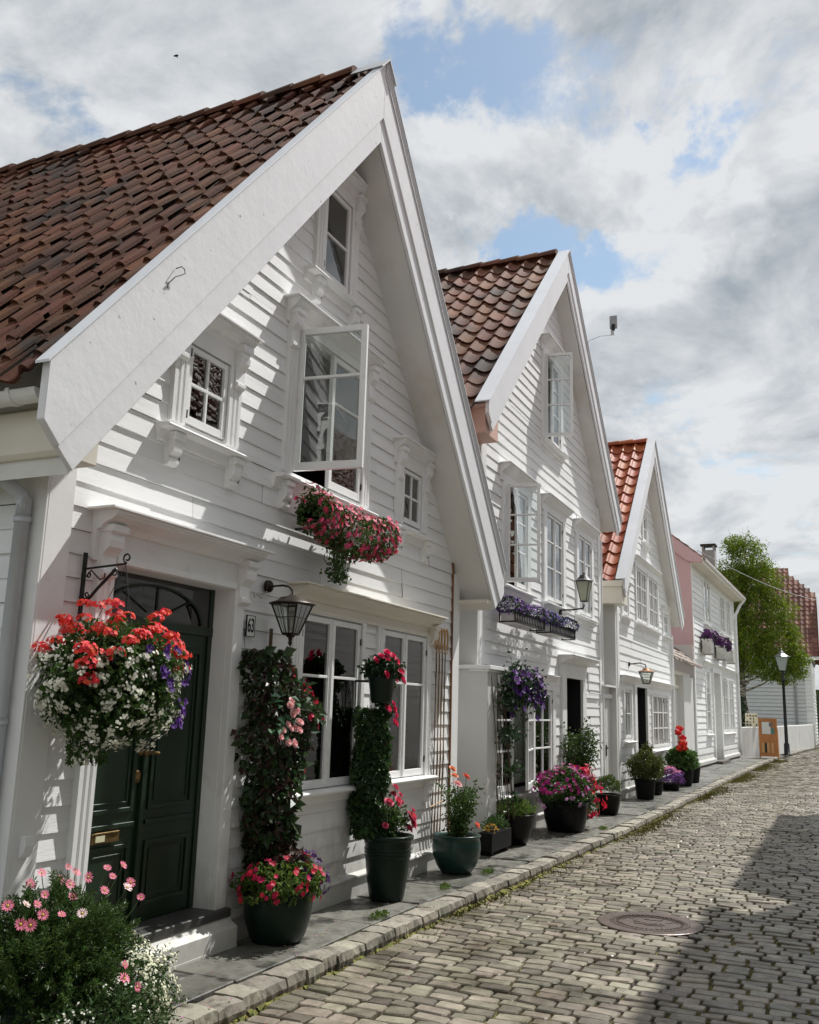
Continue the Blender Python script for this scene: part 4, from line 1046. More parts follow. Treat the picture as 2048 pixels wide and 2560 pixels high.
g = G(); g.tube([(X4+W4+0.25,-0.50,7.0),(X4+W4+0.20,-0.30,6.75),(X4+W4-0.02,-0.12,6.3),(X4+W4-0.02,-0.10,6.0),(X4+W4-0.02,-0.10,0.1)], 0.06, 8); g.tube([(X4+0.1,-0.50,7.08),(X4+W4+0.3,-0.50,7.04)], 0.055, 8); obj('downpipe', g, M_WHITE, h4)
g = G(); g.box(42.6,44.9,0.25,0.35,7.95,8.0); obj('snow_guard', g, M_WHITE, h4)
M_CONC = mat('grey_chimney_render', (0.36,0.36,0.35), 0.8, var=0.15, vscale=2)
ch = G(); ch.box(44.1,44.65,0.62,1.18,7.4,9.25); [ch.box(xx,xx+.08,yy,yy+.08,9.25,9.45) for xx in (44.1,44.57) for yy in (0.62,1.10)]; cho = obj('chimney', ch, M_CONC, h4)
ch = G(); ch.box(44.04,44.71,0.56,1.24,9.45,9.53); obj('chimney_cap', ch, M_IRON, cho)

# ================================================================= FIFTH HOUSE, FAR END
r5 = random.Random(55)
h5 = thing('white_house', 'far white house with weathered red tiled roof behind the tree and lamp post', 'house', (66, -2.65, 0), group='white wooden houses along the street')
YF = -2.75
g = G(); clap(g, leftside(66), lambda z: (YF, 14), 0.1, 5.75, 0.24, (), r5, prot=0.055, flip=True, seglen=6); obj('side_wall', g, mat('grey_white_clapboard',(0.60,0.60,0.60),0.6,var=0.06), h5)
g = G(); clap(g, front(YF), lambda z: (66+max(0,(z-5.75)/1.3), 76-max(0,(z-5.75)/1.3)), 0.1, 9.7, 0.22, [(67.5,68.7,3.2,4.7),(67.6,68.8,1.0,2.6)], r5, prot=0.035); obj('front_wall', g, M_CLAP, h5)
g = G(); g.box(65.95,66.25,YF-0.04,YF+0.4,0.0,5.75); obj('corner_board', g, M_WHITE, h5)
window(h5, 67.5,68.7,3.2,4.7, y=YF, nsash=2, sl=(67.3,68.9,3.1), cas=0.15, flutes=0, br=False); window(h5, 67.6,68.8,1.0,2.6, y=YF, nsash=2, sl=(67.4,69,0.9), cas=0.15, flutes=0, br=False)
g = G(); g.box(76,76.05,YF,14,0,5.75); g.box(66,76,13.95,14,0,5.75); g.prism([(66,5.75),(76,5.75),(71,12.25)],'y',13.9,13.95); g.box(66.1,75.9,YF+1.5,YF+1.55,0.1,5.7); obj('back_wall', g, M_CLAPS, h5)
zh = lambda y: 12.3 - max(0, (-1.2 - y))*1.15
rooftiles(h5, 71, 12.3, 1.28, 8.35, -3.25, 14, 0.42, 0.34, M_TILE5, r5, -1, skip=lambda sd, y: 12.3 - sd*0.788 > zh(y)+0.1)
rooftiles(h5, 71, 12.3, 1.28, 8.35, -3.25, 14, 0.42, 0.34, M_TILE5, r5, 1, skip=lambda sd, y: 12.3 - sd*0.788 > zh(y)+0.1)
g = G(); g.prism([(65.85,5.55),(71,12.15),(76.15,5.55),(75.9,5.55),(71,11.8),(66.1,5.55)],'y',-0.9,14); g.prism([(65.85,5.55),(69.0,9.6),(73.0,9.6),(76.15,5.55)],'y',YF-0.1,-0.9); g.q((69.0,YF-0.3,9.75),(73.0,YF-0.3,9.75),(71,-1.0,12.15)); obj('roof_deck', g, M_DARK, h5)
g = G(); g.prism([(65.7,5.4),(65.7,5.85),(68.8,9.95),(69.3,9.95),(65.95,5.4)],'y',-3.38,-3.32); g.box(65.5,66,-3.3,13.9,5.5,5.68); obj('bargeboard', g, M_WHITE, h5)
g = G(); g.tube([(65.9,-1.75,5.6),(65.9,-1.75,0.1)], 0.07, 8); obj('downpipe', g, mat('grey_downpipe',(0.3,0.3,0.3),0.5), h5)

# ================================================================= HOUSES ACROSS THE STREET (behind the camera's right shoulder)
M_TILEO = mat('red_brown_tile_far', (0.17,0.065,0.04), 0.55, var=0.3, vscale=3, island=0.35)
def opp(name, label, x0, x1, yf, eave, ridge, depth, seed, over=0.3):
    r = random.Random(seed)
    t = thing(name, label, 'house', (x0, yf, 0), group='white wooden houses along the street')
    ops = []
    n = max(1, int((x1-x0)/3.0))
    for i in range(n):
        xm = x0+(x1-x0)*(i+0.5)/n
        ops += [(xm-0.5,xm+0.5,0.95,2.3)] + ([(xm-0.45,xm+0.45,eave-1.9,eave-0.7)] if eave > 4.4 else [])
    def TF(u, p, z): return (u, yf+p, z)
    g = G(); clap(g, TF, lambda z: (x0, x1), -0.1, eave, 0.16, ops, r, flip=True, seglen=3); obj('front_wall', g, M_CLAP, t)
    g = G(); g.box(x0,x0+0.03,yf-depth,yf,-0.1,eave); g.box(x1-0.03,x1,yf-depth,yf,-0.1,eave); g.box(x0,x1,yf-depth,yf-depth+0.03,-0.1,eave)
    ym = yf-depth/2
    g.prism([(yf,eave),(ym,ridge-0.15),(yf-depth,eave)],'x',x0,x0+0.03); g.prism([(yf,eave),(ym,ridge-0.15),(yf-depth,eave)],'x',x1-0.03,x1); obj('side_wall', g, M_CLAPS, t)
    g = G(); g.box(x0+0.1,x1-0.1,yf-1.2,yf-1.15,0,eave); obj('interior', g, M_DARK, t)
    for o in ops:
        g = G(); framebox(g,o[0]-0.12,o[1]+0.12,o[2]-0.1,o[3]+0.12,yf,yf+0.05,0.13); framebox(g,o[0],o[1],o[2],o[3],yf-0.02,yf+0.02,0.05); xm=(o[0]+o[1])/2; g.box(xm-0.03,xm+0.03,yf-0.02,yf+0.02,o[2],o[3]); g.box(o[0],o[1],yf-0.015,yf+0.015,(o[2]+o[3])/2-0.012,(o[2]+o[3])/2+0.012)
        w = obj('window', g, M_WHITE, t); g = G(); g.box(o[0],o[1],yf-0.004,yf,o[2],o[3]); obj('glass', g, M_GLASS, w)
    sl = (ridge-eave)/(depth/2)
    g = G(); e = over
    g.prism([(yf+e,eave-sl*e),(ym,ridge),(yf-depth-e,eave-sl*e),(yf-depth-e,eave-sl*e-0.12),(ym,ridge-0.14),(yf+e,eave-sl*e-0.12)],'x',x0-0.25,x1+0.25); obj('roof_deck', g, M_WHITE, t)
    TT = lambda p: (p[1], p[0], p[2])
    rooftiles(t, ym, ridge+0.05, sl, (depth/2+e)*sqrt(1+sl*sl), x0-0.25, x1+0.25, 0.40, 0.30, M_TILEO, r, 1, T=TT)
    rooftiles(t, ym, ridge+0.05, sl, (depth/2+e)*sqrt(1+sl*sl), x0-0.25, x1+0.25, 0.40, 0.30, M_TILEO, r, -1, T=TT)
    return t
opp('white_house', 'white clapboard house across the street beside the camera', -6, 13.6, -4.98, 6.35, 9.9, 7, 71, over=0.30)
opp('white_house', 'second white clapboard house across the street with lower eaves', 15.2, 23.6, -4.98, 6.0, 9.4, 7, 72, over=0.30)
# ================================================================= PLANT BUILDERS
def rdir(r, zlo=-1.0):
    while True:
        v = Vector((r.uniform(-1,1), r.uniform(-1,1), r.uniform(-1,1)))
        if 0.05 < v.length < 1 and v.normalized().z >= zlo: return v.normalized()
def leaf(g, p, d, n, L, W, fold=0.25):
    """pointed leaf: base p, direction d, normal n"""
    d = d.normalized(); s = d.cross(n)
    if s.length < 1e-4: s = d.cross(Vector((0.3,0.5,0.8)))
    s.normalize(); n2 = s.cross(d)
    k = len(g.v)
    m = p + d*L*0.45
    g.v += [tuple(p), tuple(m + s*W*0.5 + n2*W*fold), tuple(p + d*L - n2*L*0.12), tuple(m - s*W*0.5 + n2*W*fold)]
    g.f += [(k, k+1, k+2), (k, k+2, k+3)]
def bloom(g, p, n, r, rnd, k=5, cup=0.25, w=0.95):
    """open flower with k petals"""
    n = n.normalized(); a = n.cross(Vector((0.2,0.3,0.9)));  a.normalize(); b = n.cross(a); o = rnd.uniform(0, 6.28)
    i0 = len(g.v); g.v.append(tuple(p))
    for i in range(k):
        t = o + 2*pi*i/k; dt = pi/k*w
        for (tt, rr, hh) in ((t-dt, 0.72, cup*0.7), (t, 1.0, cup), (t+dt, 0.72, cup*0.7)):
            g.v.append(tuple(p + (a*cos(tt)+b*sin(tt))*r*rr + n*r*hh*rnd.uniform(0.7,1.2)))
        g.f.append((i0, i0+3*i+1, i0+3*i+2, i0+3*i+3))
def rose(g, p, n, r, rnd, rings=4):
    n = n.normalized(); a = n.cross(Vector((0.2,0.3,0.9))); a.normalize(); b = n.cross(a)
    for ri in range(rings):
        f = (ri+1)/rings; np_ = 3+ri*2; o = rnd.uniform(0, 6.28)
        for i in range(np_):
            t = o + 2*pi*i/np_; dt = pi/np_*1.45
            k = len(g.v)
            r0 = r*0.15*f; hb = -0.25*r*f
            rm = r*(0.25+0.55*f); hm = r*(0.30 - 0.22*f)
            rt = r*(0.22+0.80*f); ht = r*(0.62 - 0.62*f)*rnd.uniform(0.8,1.2)
            g.v.append(tuple(p + (a*cos(t)+b*sin(t))*r0 + n*hb))
            for tt in (t-dt, t, t+dt): g.v.append(tuple(p + (a*cos(tt)+b*sin(tt))*rm*(1 if tt == t else 0.96) + n*hm))
            for tt, q in ((t-dt*0.7, .94), (t, 1.0), (t+dt*0.7, .94)): g.v.append(tuple(p + (a*cos(tt)+b*sin(tt))*rt*q + n*ht))
            g.f += [(k,k+1,k+2), (k,k+2,k+3), (k+1,k+4,k+5,k+2), (k+2,k+5,k+6,k+3)]
def ell(r, c, rad, shell=0.6, ymax=None, zlo=-1.0):
    """random point in an ellipsoid shell; returns point, outward dir"""
    for _ in range(60):
        d = rdir(r, zlo); t = (shell + (1-shell)*r.random()**0.6)*(1 + 0.10*sin(8.2*d.x+c[0]*7) + 0.10*sin(7*d.z+5*d.y+c[1]*9) + 0.05*sin(19*d.x+17*d.z))
        p = Vector((c[0]+d.x*rad[0]*t, c[1]+d.y*rad[1]*t, c[2]+d.z*rad[2]*t))
        if ymax is None or p.y < ymax: return p, d
    return p, d
def leaves(g, r, n, sampler, L, W, droop=0.3, out=0.7):
    for _ in range(n):
        p, d = sampler(r)
        dd = (d*out + rdir(r)*0.8 + Vector((0,0,-droop))).normalized()
        nn = (d + rdir(r)*0.9 + Vector((0,0,0.4))).normalized()
        s = r.uniform(0.65, 1.25)
        leaf(g, p, dd, nn, L*s, W*s)
def blooms(g, r, n, sampler, R, k=5, cup=0.25, push=0.01):
    for _ in range(n):
        p, d = sampler(r)
        nn = (d + rdir(r)*0.45 + Vector((0,-0.15,0.15))).normalized()
        bloom(g, p + d*push, nn, R*r.uniform(0.75,1.2), r, k, cup)
def pot(root, c, prof, m, seg=32, soil=None, ribs=None):
    g = G(); g.lathe(prof, c, seg)
    o = obj('pot', g, m, root, smooth=True)
    if ribs:
        g = G()
        for (rr, z) in ribs: g.lathe([(rr-0.004,z-0.012),(rr+0.010,z-0.006),(rr+0.010,z+0.006),(rr-0.004,z+0.012)], c, seg)
        obj('rib', g, m, root, smooth=True)
    if soil:
        g = G(); g.lathe([(soil[0], soil[1]-0.01), (soil[0]*0.6, soil[1]+0.008), (0.0001, soil[1]+0.012)], c, seg); obj('soil', g, M_SOIL, root)
    return o
def potprof(rb, rt, h, belly=0.0, rim=0.015, lip=0.03):
    out = [(0.0001, 0.0), (rb*0.96, 0.0), (rb, 0.012)]
    for i in range(1, 10):
        t = i/10; out.append((rb+(rt-rb)*t + belly*sin(pi*t), h*t*(1) ))
    out += [(rt, h-lip), (rt+rim, h-lip+0.004), (rt+rim, h-0.004), (rt+rim-0.006, h), (rt-0.018, h), (rt-0.022, h-0.05)]
    return out
def stems(g, r, base, n, h, spread, rad=0.006):
    tops = []
    for i in range(n):
        a = r.uniform(0, 6.28); s = r.uniform(0.3, 1)*spread; hh = h*r.uniform(0.7, 1.05)
        p0 = Vector(base) + Vector((cos(a), sin(a), 0))*0.03
        p3 = Vector(base) + Vector((cos(a)*s, sin(a)*s*0.8, hh))
        p1 = p0.lerp(p3, 0.4) + Vector((0,0,0.05)); 
        g.tube([p0, p1, p3], rad, 5, rad*0.5); tops.append(p3)
    return tops

# ---------------------------------------------------------------- hanging basket on a scroll bracket
wb = thing('scroll_bracket', 'black wrought iron scroll bracket left of the green door', 'bracket', (4.30, 0, 2.27))
g = G(); g.box(4.288,4.312,-0.045,-0.030,2.16,2.58); g.tube([(4.30,-0.05,2.48),(4.30,-0.20,2.49),(4.30,-0.36,2.50)],0.007,6); g.tube([(4.30,-0.045,2.30),(4.30,-0.09,2.29),(4.30,-0.16,2.36),(4.30,-0.29,2.475)],0.010,6)
def scroll(c, r0, turns, sgn=1, start=0.0):
    pts = []
    for i in range(int(20*turns)+1):
        t = i/20; rr = r0*(1-0.55*t/turns); a = start + sgn*2*pi*t
        pts.append((4.30, c[0]+rr*cos(a), c[1]+rr*sin(a)))
    return pts
g.tube(scroll((-0.365,2.535),0.030,1.1,1,-1.5),0.006,6); g.tube(scroll((-0.28,2.45),0.022,1.1,-1,1.2),0.005,5)
g.tube([(4.30,-0.06,2.43),(4.30,-0.075,2.45),(4.30,-0.095,2.47),(4.30,-0.13,2.44),(4.30,-0.17,2.41),(4.30,-0.20,2.42),(4.30,-0.205,2.45)],0.005,5); g.tube(scroll((-0.075,2.44),0.018,1.0,1,1.5),0.005,5); g.tube(scroll((-0.075,2.32),0.018,1.0,-1,-1.5),0.005,5)
obj('bracket_arm', g, M_IRON, wb)
BX, BY, BZ = 4.27, -0.36, 1.86
hb = thing('hanging_basket', 'overflowing hanging basket of scarlet, white and purple flowers by the green door', 'hanging basket', (BX, BY, BZ))
r = random.Random(101)
g = G()
for a in (0.4, 2.5, 4.6): g.tube([(4.30,-0.36,2.49),(BX+0.19*cos(a),BY+0.15*sin(a),2.02)], 0.0022, 4)
obj('chain', g, M_IRON, hb)
g = G(); g.lathe([(0.0001,-0.16),(0.10,-0.14),(0.17,-0.06),(0.19,0.05),(0.18,0.05)], (BX,BY,1.92), 20); obj('bowl', g, M_POTG, hb)
YM = -0.03
def s_ball(r): return ell(r, (BX,BY,1.83), (0.45,0.33,0.32), 0.55, YM)
def s_top(r):
    p, d = ell(r, (BX,BY,1.90), (0.46,0.32,0.32), 0.72, YM, -0.05); return p, d
def s_trail(r):
    t = r.random(); a = r.uniform(0, 6.28)
    p = Vector((BX-0.16+0.15*cos(a)*(1-0.6*t), BY-0.02+0.10*sin(a), 1.66-0.30*t)); return p, Vector((cos(a)*.6, sin(a)*.6, -0.4)).normalized()
def s_trail2(r):
    t = r.random(); a = r.uniform(0, 6.28)
    p = Vector((BX+0.20+0.16*cos(a)*(1-0.5*t), BY-0.05+0.12*sin(a), 1.68-0.16*t)); return p, Vector((cos(a)*.6, sin(a)*.6, -0.4)).normalized()
g = G(); leaves(g, r, 4200, s_ball, 0.045, 0.026); leaves(g, r, 900, s_trail, 0.035, 0.02); leaves(g, r, 600, s_trail2, 0.035, 0.02); obj('foliage', g, L_MID, hb)
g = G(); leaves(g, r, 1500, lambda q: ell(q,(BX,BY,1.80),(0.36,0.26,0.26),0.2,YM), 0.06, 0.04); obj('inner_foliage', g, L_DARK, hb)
g = G()
for _ in range(85):                                                    # scarlet heads: clusters of small florets
    p, d = s_top(r)
    if p.z < 1.93 + r.uniform(-0.02, 0.10): continue
    if -0.05 < p.x-BX < 0.12 and p.z < 2.0: continue
    for _k in range(26):
        e = rdir(r, -0.2); bloom(g, p + d*0.03 + Vector((e.x*0.048, e.y*0.048, e.z*0.030)), (e + d*0.6), 0.0135*r.uniform(.8,1.2), r, 5, 0.15)
for (cx, cz) in ((-0.40,1.88),(-0.36,1.80),(-0.42,1.96),(0.40,1.98),(0.43,1.90),(0.36,2.03),(-0.30,1.93)):
    for _k in range(46):
        e = rdir(r, -0.3); bloom(g, Vector((BX+cx*0.95,BY-0.16,cz)) + Vector((e.x*0.06, e.y*0.06, e.z*0.045)), e+Vector((0,-.5,.3)), 0.015, r, 5, 0.15)
obj('scarlet_blossoms', g, P_RED, hb)
g = G()
def s_white(r):
    while True:
        p, d = ell(r, (BX,BY,1.80), (0.47,0.345,0.35), 0.88, YM)
        if p.z < 2.02 - 0.5*abs(r.gauss(0,0.12)): return p, d
cl = [s_white(r) for _ in range(360)] + [s_trail(r) for _ in range(26)] + [s_trail2(r) for _ in range(22)]
for p, d in cl:
    for _k in range(r.randint(3, 10)):
        e = rdir(r); bloom(g, p + d*0.012 + e*r.uniform(0.008, 0.032), (d + e*0.6), 0.0105*r.uniform(0.8,1.25), r, 5, 0.1)
obj('white_blossoms', g, P_WHITE, hb)
g = G()
for (a, z) in ((0.02,1.98),(0.06,1.84),(-0.02,1.86),(0.30,1.92),(0.33,1.80),(0.36,1.70),(0.28,1.68),(0.34,1.62),(0.25,1.58),(0.38,1.88),(0.18,2.0),(-0.12,1.97),(0.40,1.66),(0.22,1.55),(0.12,1.80)):
    for _k in range(3): bloom(g, Vector((BX+a+r.uniform(-.03,.03), BY-sqrt(max(0.02,1-(a/0.5)**2))*0.36+r.uniform(-.01,.02), z+r.uniform(-.03,.03))), Vector((a*0.6,-1,0.15))+rdir(r)*0.3, 0.026*r.uniform(.8,1.1), r, 5, 0.3)
obj('purple_blossoms', g, P_PURP, hb)

# ---------------------------------------------------------------- daisy bush at the bottom left corner
DX, DY = 3.80, -0.56
db = thing('daisy_pot', 'bushy pot of pink marguerite daisies on long stems at the front corner', 'potted plant', (DX, DY, 0))
r = random.Random(102)
pot(db, (DX,DY,0), potprof(0.15,0.21,0.32,0.02), M_POTG, soil=(0.19,0.28))
# feathery foliage sprays
g = G(); st = G(); tops = []
for i in range(560):
    p, d = ell(r, (DX,DY,0.40), (0.40,0.34,0.36), 0.30, -0.05, -0.6)
    dd = (d + Vector((0,0,0.7)) + rdir(r)*0.3).normalized()
    st.tube([p - dd*0.10, p, p + dd*0.06], 0.0025, 3)
    for k in range(15):
        t = k/15; q = p + dd*(0.13*t-0.05); a = r.uniform(0, 6.28)
        s = dd.cross(rdir(r)).normalized(); L = 0.042*(1.15-t*0.5)
        for m_ in (-1, 1):
            e = (s*m_ + dd*0.75).normalized(); leaf(g, q, e, rdir(r), L, 0.0085, 0.1)
            leaf(g, q + e*L*0.4, (e + dd*0.9*m_ + rdir(r)*.4), rdir(r), L*0.55, 0.007, 0.1)
obj('foliage', g, L_MID, db); obj('stems', st, L_MID, db)
def daisy(root, c, n, R, r, m):
    g = G(); n = n.normalized(); a = n.cross(Vector((.2,.3,.9))).normalized(); b = n.cross(a); K = 15
    for i in range(K):
        t = 2*pi*i/K + r.uniform(-.08,.08); dt = 0.15; hh = r.uniform(0.05,0.30); k = len(g.v)
        e = a*cos(t)+b*sin(t); s = -a*sin(t)+b*cos(t)
        g.v += [tuple(c+e*R*0.18), tuple(c+e*R*0.6+s*R*0.12+n*R*hh*0.6), tuple(c+e*R*0.97+s*R*0.06+n*R*hh), tuple(c+e*R*0.97-s*R*0.06+n*R*hh), tuple(c+e*R*0.6-s*R*0.12+n*R*hh*0.6)]
        g.f.append((k,k+1,k+2,k+3,k+4))
    o = obj('daisy', g, m, root)
    g = G(); k = len(g.v); g.v.append(tuple(c+n*R*0.22))
    for i in range(8): g.v.append(tuple(c+(a*cos(2*pi*i/8)+b*sin(2*pi*i/8))*R*0.22+n*R*0.08))
    for i in range(8): g.f.append((k, k+1+i, k+1+(i+1)%8))
    obj('flower_eye', g, P_YEL, o)
P_DPALE = petal('pale_daisy_petal', (0.85,0.62,0.62))
g = G()
spots = [(3.71,-0.53,0.85),(3.67,-0.5,0.8),(3.91,-0.51,0.85),(3.99,-0.49,0.81),(3.88,-0.49,0.79),(3.73,-0.7,0.81),(3.56,-0.71,0.79),(3.83,-0.63,0.73),(4.05,-0.52,0.78),(4.18,-0.53,0.81),(4.32,-0.45,0.74),(4.34,-0.5,0.8),(4.45,-0.47,0.69),(4.2,-0.66,0.72),(4.33,-0.65,0.65),(3.99,-0.69,0.74),(3.4,-0.65,0.76),(3.54,-0.62,0.74),(3.57,-0.66,0.74),(3.49,-0.78,0.72),(3.61,-0.78,0.7),(3.68,-0.84,0.7),(3.37,-0.77,0.7),(3.41,-0.79,0.69),(3.80,-1.02,0.47),(3.83,-1.0,0.40),(3.93,-1.0,0.34)]
for i, sp_ in enumerate(spots):
    c = Vector(sp_)
    n = Vector((r.uniform(-.6,.2), r.uniform(-1.0,-.4), r.uniform(0.25,0.9)))
    daisy(db, c, n, 0.028*r.uniform(0.75,1.12), r, P_DAISY if i not in (13, 17, 21) else P_DPALE)
    base = Vector((DX+(c.x-DX)*0.6, DY+(c.y-DY)*0.6, c.z-0.24)); g.tube([base, base.lerp(c, .5)+rdir(r)*0.008, c - n.normalized()*0.002], 0.0022, 4)
obj('flower_stems', g, L_MID, db)
P_CREAMW = petal('cream_petal', (0.80,0.80,0.60), 0.15)
# white alyssum mound beside it
AX, AY = 4.20, -0.76
al = thing('alyssum_pot', 'mound of tiny white alyssum flowers beside the daisy pot', 'potted plant', (AX, AY, 0))
r = random.Random(103)
pot(al, (AX,AY,-0.02), potprof(0.10,0.14,0.20,0.02), M_POTBR, soil=(0.12,0.17))
def s_al(r): return ell(r, (AX,AY+0.04,0.19), (0.27,0.24,0.27), 0.86, None, -0.55)
g = G(); leaves(g, r, 3600, lambda q: ell(q, (AX,AY+0.04,0.19), (0.265,0.23,0.26), 0.55, None, -0.6), 0.024, 0.012, 0.1); obj('foliage', g, L_GREY, al)
g = G()
for _ in range(860):
    p, d = s_al(r)
    for _k in range(r.randint(2, 4)):
        e = rdir(r); bloom(g, p + d*0.008 + e*0.009, d+e*0.5, 0.0078, r, 4, 0.1)
obj('white_blossoms', g, P_CREAMW, al)
AX2, AY2 = 3.86, -0.90
al2 = thing('alyssum_pot', 'shaded low mound of white alyssum in front of the daisy pot at the frame corner', 'potted plant', (AX2, AY2, 0))
pot(al2, (AX2,AY2,-0.05), potprof(0.10,0.14,0.20,0.02), M_POTBR, soil=(0.12,0.17))
g = G(); leaves(g, r, 5200, lambda q: ell(q, (AX2-0.02,AY2+0.04,0.12), (0.40,0.24,0.26), 0.4, None, -0.6), 0.030, 0.013, 0.1); obj('foliage', g, L_GREY, al2)
g = G()
for _ in range(170):
    p, d = ell(r, (AX2-0.02,AY2+0.04,0.12), (0.41,0.25,0.27), 0.9, None, -0.5)
    for _k in range(3):
        e = rdir(r); bloom(g, p + e*0.009, d+e*0.5, 0.0062, r, 4, 0.1)
obj('white_blossoms', g, P_WHITE, al2)

# ---------------------------------------------------------------- big pot with mixed flowers under the vine
PX, PY = 6.33, -0.30
p1 = thing('flower_pot', 'big dark green glazed pot of red and purple flowers under the climbing vine', 'potted plant', (PX, PY, 0))
r = random.Random(104)
pot(p1, (PX,PY,0), potprof(0.19,0.255,0.36,0.025), M_POTG, soil=(0.235,0.32))
def s_p1(r): return ell(r, (PX,PY-0.02,0.40), (0.37,0.28,0.17), 0.55, -0.02, -0.5)
g = G(); leaves(g, r, 2300, s_p1, 0.045, 0.026, 0.2); obj('foliage', g, L_LIGHT, p1)
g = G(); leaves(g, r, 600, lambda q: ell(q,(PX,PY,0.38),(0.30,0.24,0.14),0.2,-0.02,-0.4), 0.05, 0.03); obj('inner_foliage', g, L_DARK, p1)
g = G(); blooms(g, r, 95, lambda q: ell(q,(PX-0.05,PY-0.04,0.41),(0.38,0.29,0.18),0.9,-0.03,-0.45), 0.026, 5, 0.3); obj('crimson_blossoms', g, petal('crimson_pink_petal',(0.58,0.02,0.085)), p1)
g = G(); blooms(g, r, 60, lambda q: ell(q,(PX+0.16,PY-0.10,0.42),(0.22,0.20,0.17),0.85,-0.03,-0.4), 0.027, 5, 0.2); obj('purple_blossoms', g, P_DPUR, p1)
g = G(); leaves(g, r, 300, lambda q: ell(q,(PX+0.05,PY,0.56),(0.18,0.14,0.09),0.5,-0.02,-0.4), 0.05, 0.03); blooms(g, r, 26, lambda q: ell(q,(PX+0.06,PY,0.58),(0.18,0.14,0.09),0.8,-0.02,-0.2), 0.026); obj('burgundy_foliage', g, L_RED, p1)

# ---------------------------------------------------------------- climbing vine right of the door
VX = 6.22
vn = thing('climbing_vine', 'dark leafy climbing vine with pale pink begonias between door and window', 'climbing plant', (VX, -0.10, 0.3))
r = random.Random(105)
PR = [(0.35,6.36,0.12),(0.55,6.36,0.16),(0.8,6.35,0.21),(1.05,6.34,0.24),(1.25,6.38,0.34),(1.5,6.43,0.41),(1.75,6.40,0.38),(1.92,6.30,0.30),(2.05,6.20,0.22),(2.14,6.16,0.10)]
def vprof(z):
    for (a, x, w), (b, x2, w2) in zip(PR, PR[1:]):
        if z <= b:
            t = (z-a)/(b-a); return x+(x2-x)*t, w+(w2-w)*t
    return PR[-1][1], PR[-1][2]
def s_vine(r, shell=0.5):
    z = r.uniform(0.35, 2.10); x, w = vprof(z); a = r.uniform(0, 2*pi); t = shell+(1-shell)*r.random()**0.5
    w *= 1 + 0.22*sin(z*11+cos(a)*2) + 0.12*sin(z*29+a); dp = (0.12 + 0.08*w/0.35)*(1+0.3*sin(z*9+1+a))
    return Vector((x + cos(a)*w*t, -0.16 + sin(a)*dp*t, z + r.uniform(-.02,.02))), Vector((cos(a), sin(a)-0.4, 0.15)).normalized()
g = G()
for i in range(9):
    x0 = 6.36 + r.uniform(-.06,.06); pts = []
    for k in range(9):
        z = 0.30 + 1.75*k/8; x, w = vprof(max(.36, z)); pts.append((x + sin(i*2.1+k*0.9)*w*0.55*(1 if k else 0.2), -0.10-0.06*cos(i+k*1.3), z))
    g.tube(pts, 0.007, 5, 0.003)
g.tube([(6.40,-0.05,0.3),(6.405,-0.05,2.3)], 0.016, 6)
obj('vine_stems', g, M_STICK, vn)
g = G(); leaves(g, r, 2500, lambda q: s_vine(q, 0.35), 0.060, 0.044, 0.55); leaves(g, r, 260, lambda q: s_vine(q, 0.9), 0.095, 0.070, 0.5); obj('foliage', g, leafm('leaf_vine_dark',(0.034,0.066,0.022),tr=.28,hue=.03), vn)
g = G(); leaves(g, r, 1500, lambda q: s_vine(q, 0.3), 0.060, 0.042, 0.5); obj('burgundy_foliage', g, L_RED, vn)
g = G()
for _ in range(110):
    q, d = s_vine(r, 0.9)
    if q.x < 6.38 + 0.1*(q.z < 1.2)*0: continue
    for k in range(3): bloom(g, q + rdir(r)*0.02 + Vector((0,-.02,0)), d+rdir(r)*.5, 0.021, r, 5, 0.45)
obj('red_blossoms', g, P_CRIM, vn)
for i, (x, z) in enumerate(((6.10,1.70),(6.15,1.64),(6.20,1.66),(6.10,1.56),(6.16,1.53),(6.22,1.53),(6.05,1.52),(6.24,1.58),(6.28,1.52),(6.13,1.43),(6.20,1.42),(6.02,1.47),(6.16,1.73))):
    g = G(); rose(g, Vector((x+0.02, -0.43+r.uniform(-.02,.02), z)), Vector((-0.25,-0.8,0.35))+rdir(r)*0.3, 0.034*r.uniform(.85,1.15), r, 3); obj('begonia_bloom', g, P_PALE, vn)
g = G()
for k in range(24):
    c = Vector((6.13+r.uniform(-.15,.15), -0.38+r.uniform(-.03,.05), 1.58+r.uniform(-.2,.2))); leaf(g, c, Vector((r.uniform(-1,1),-0.6,r.uniform(-.8,.2))), Vector((0,-.5,.8))+rdir(r)*.3, 0.085, 0.065)
obj('begonia_leaves', g, leafm('begonia_leaf',(0.06,0.15,0.075),tr=.2), vn)

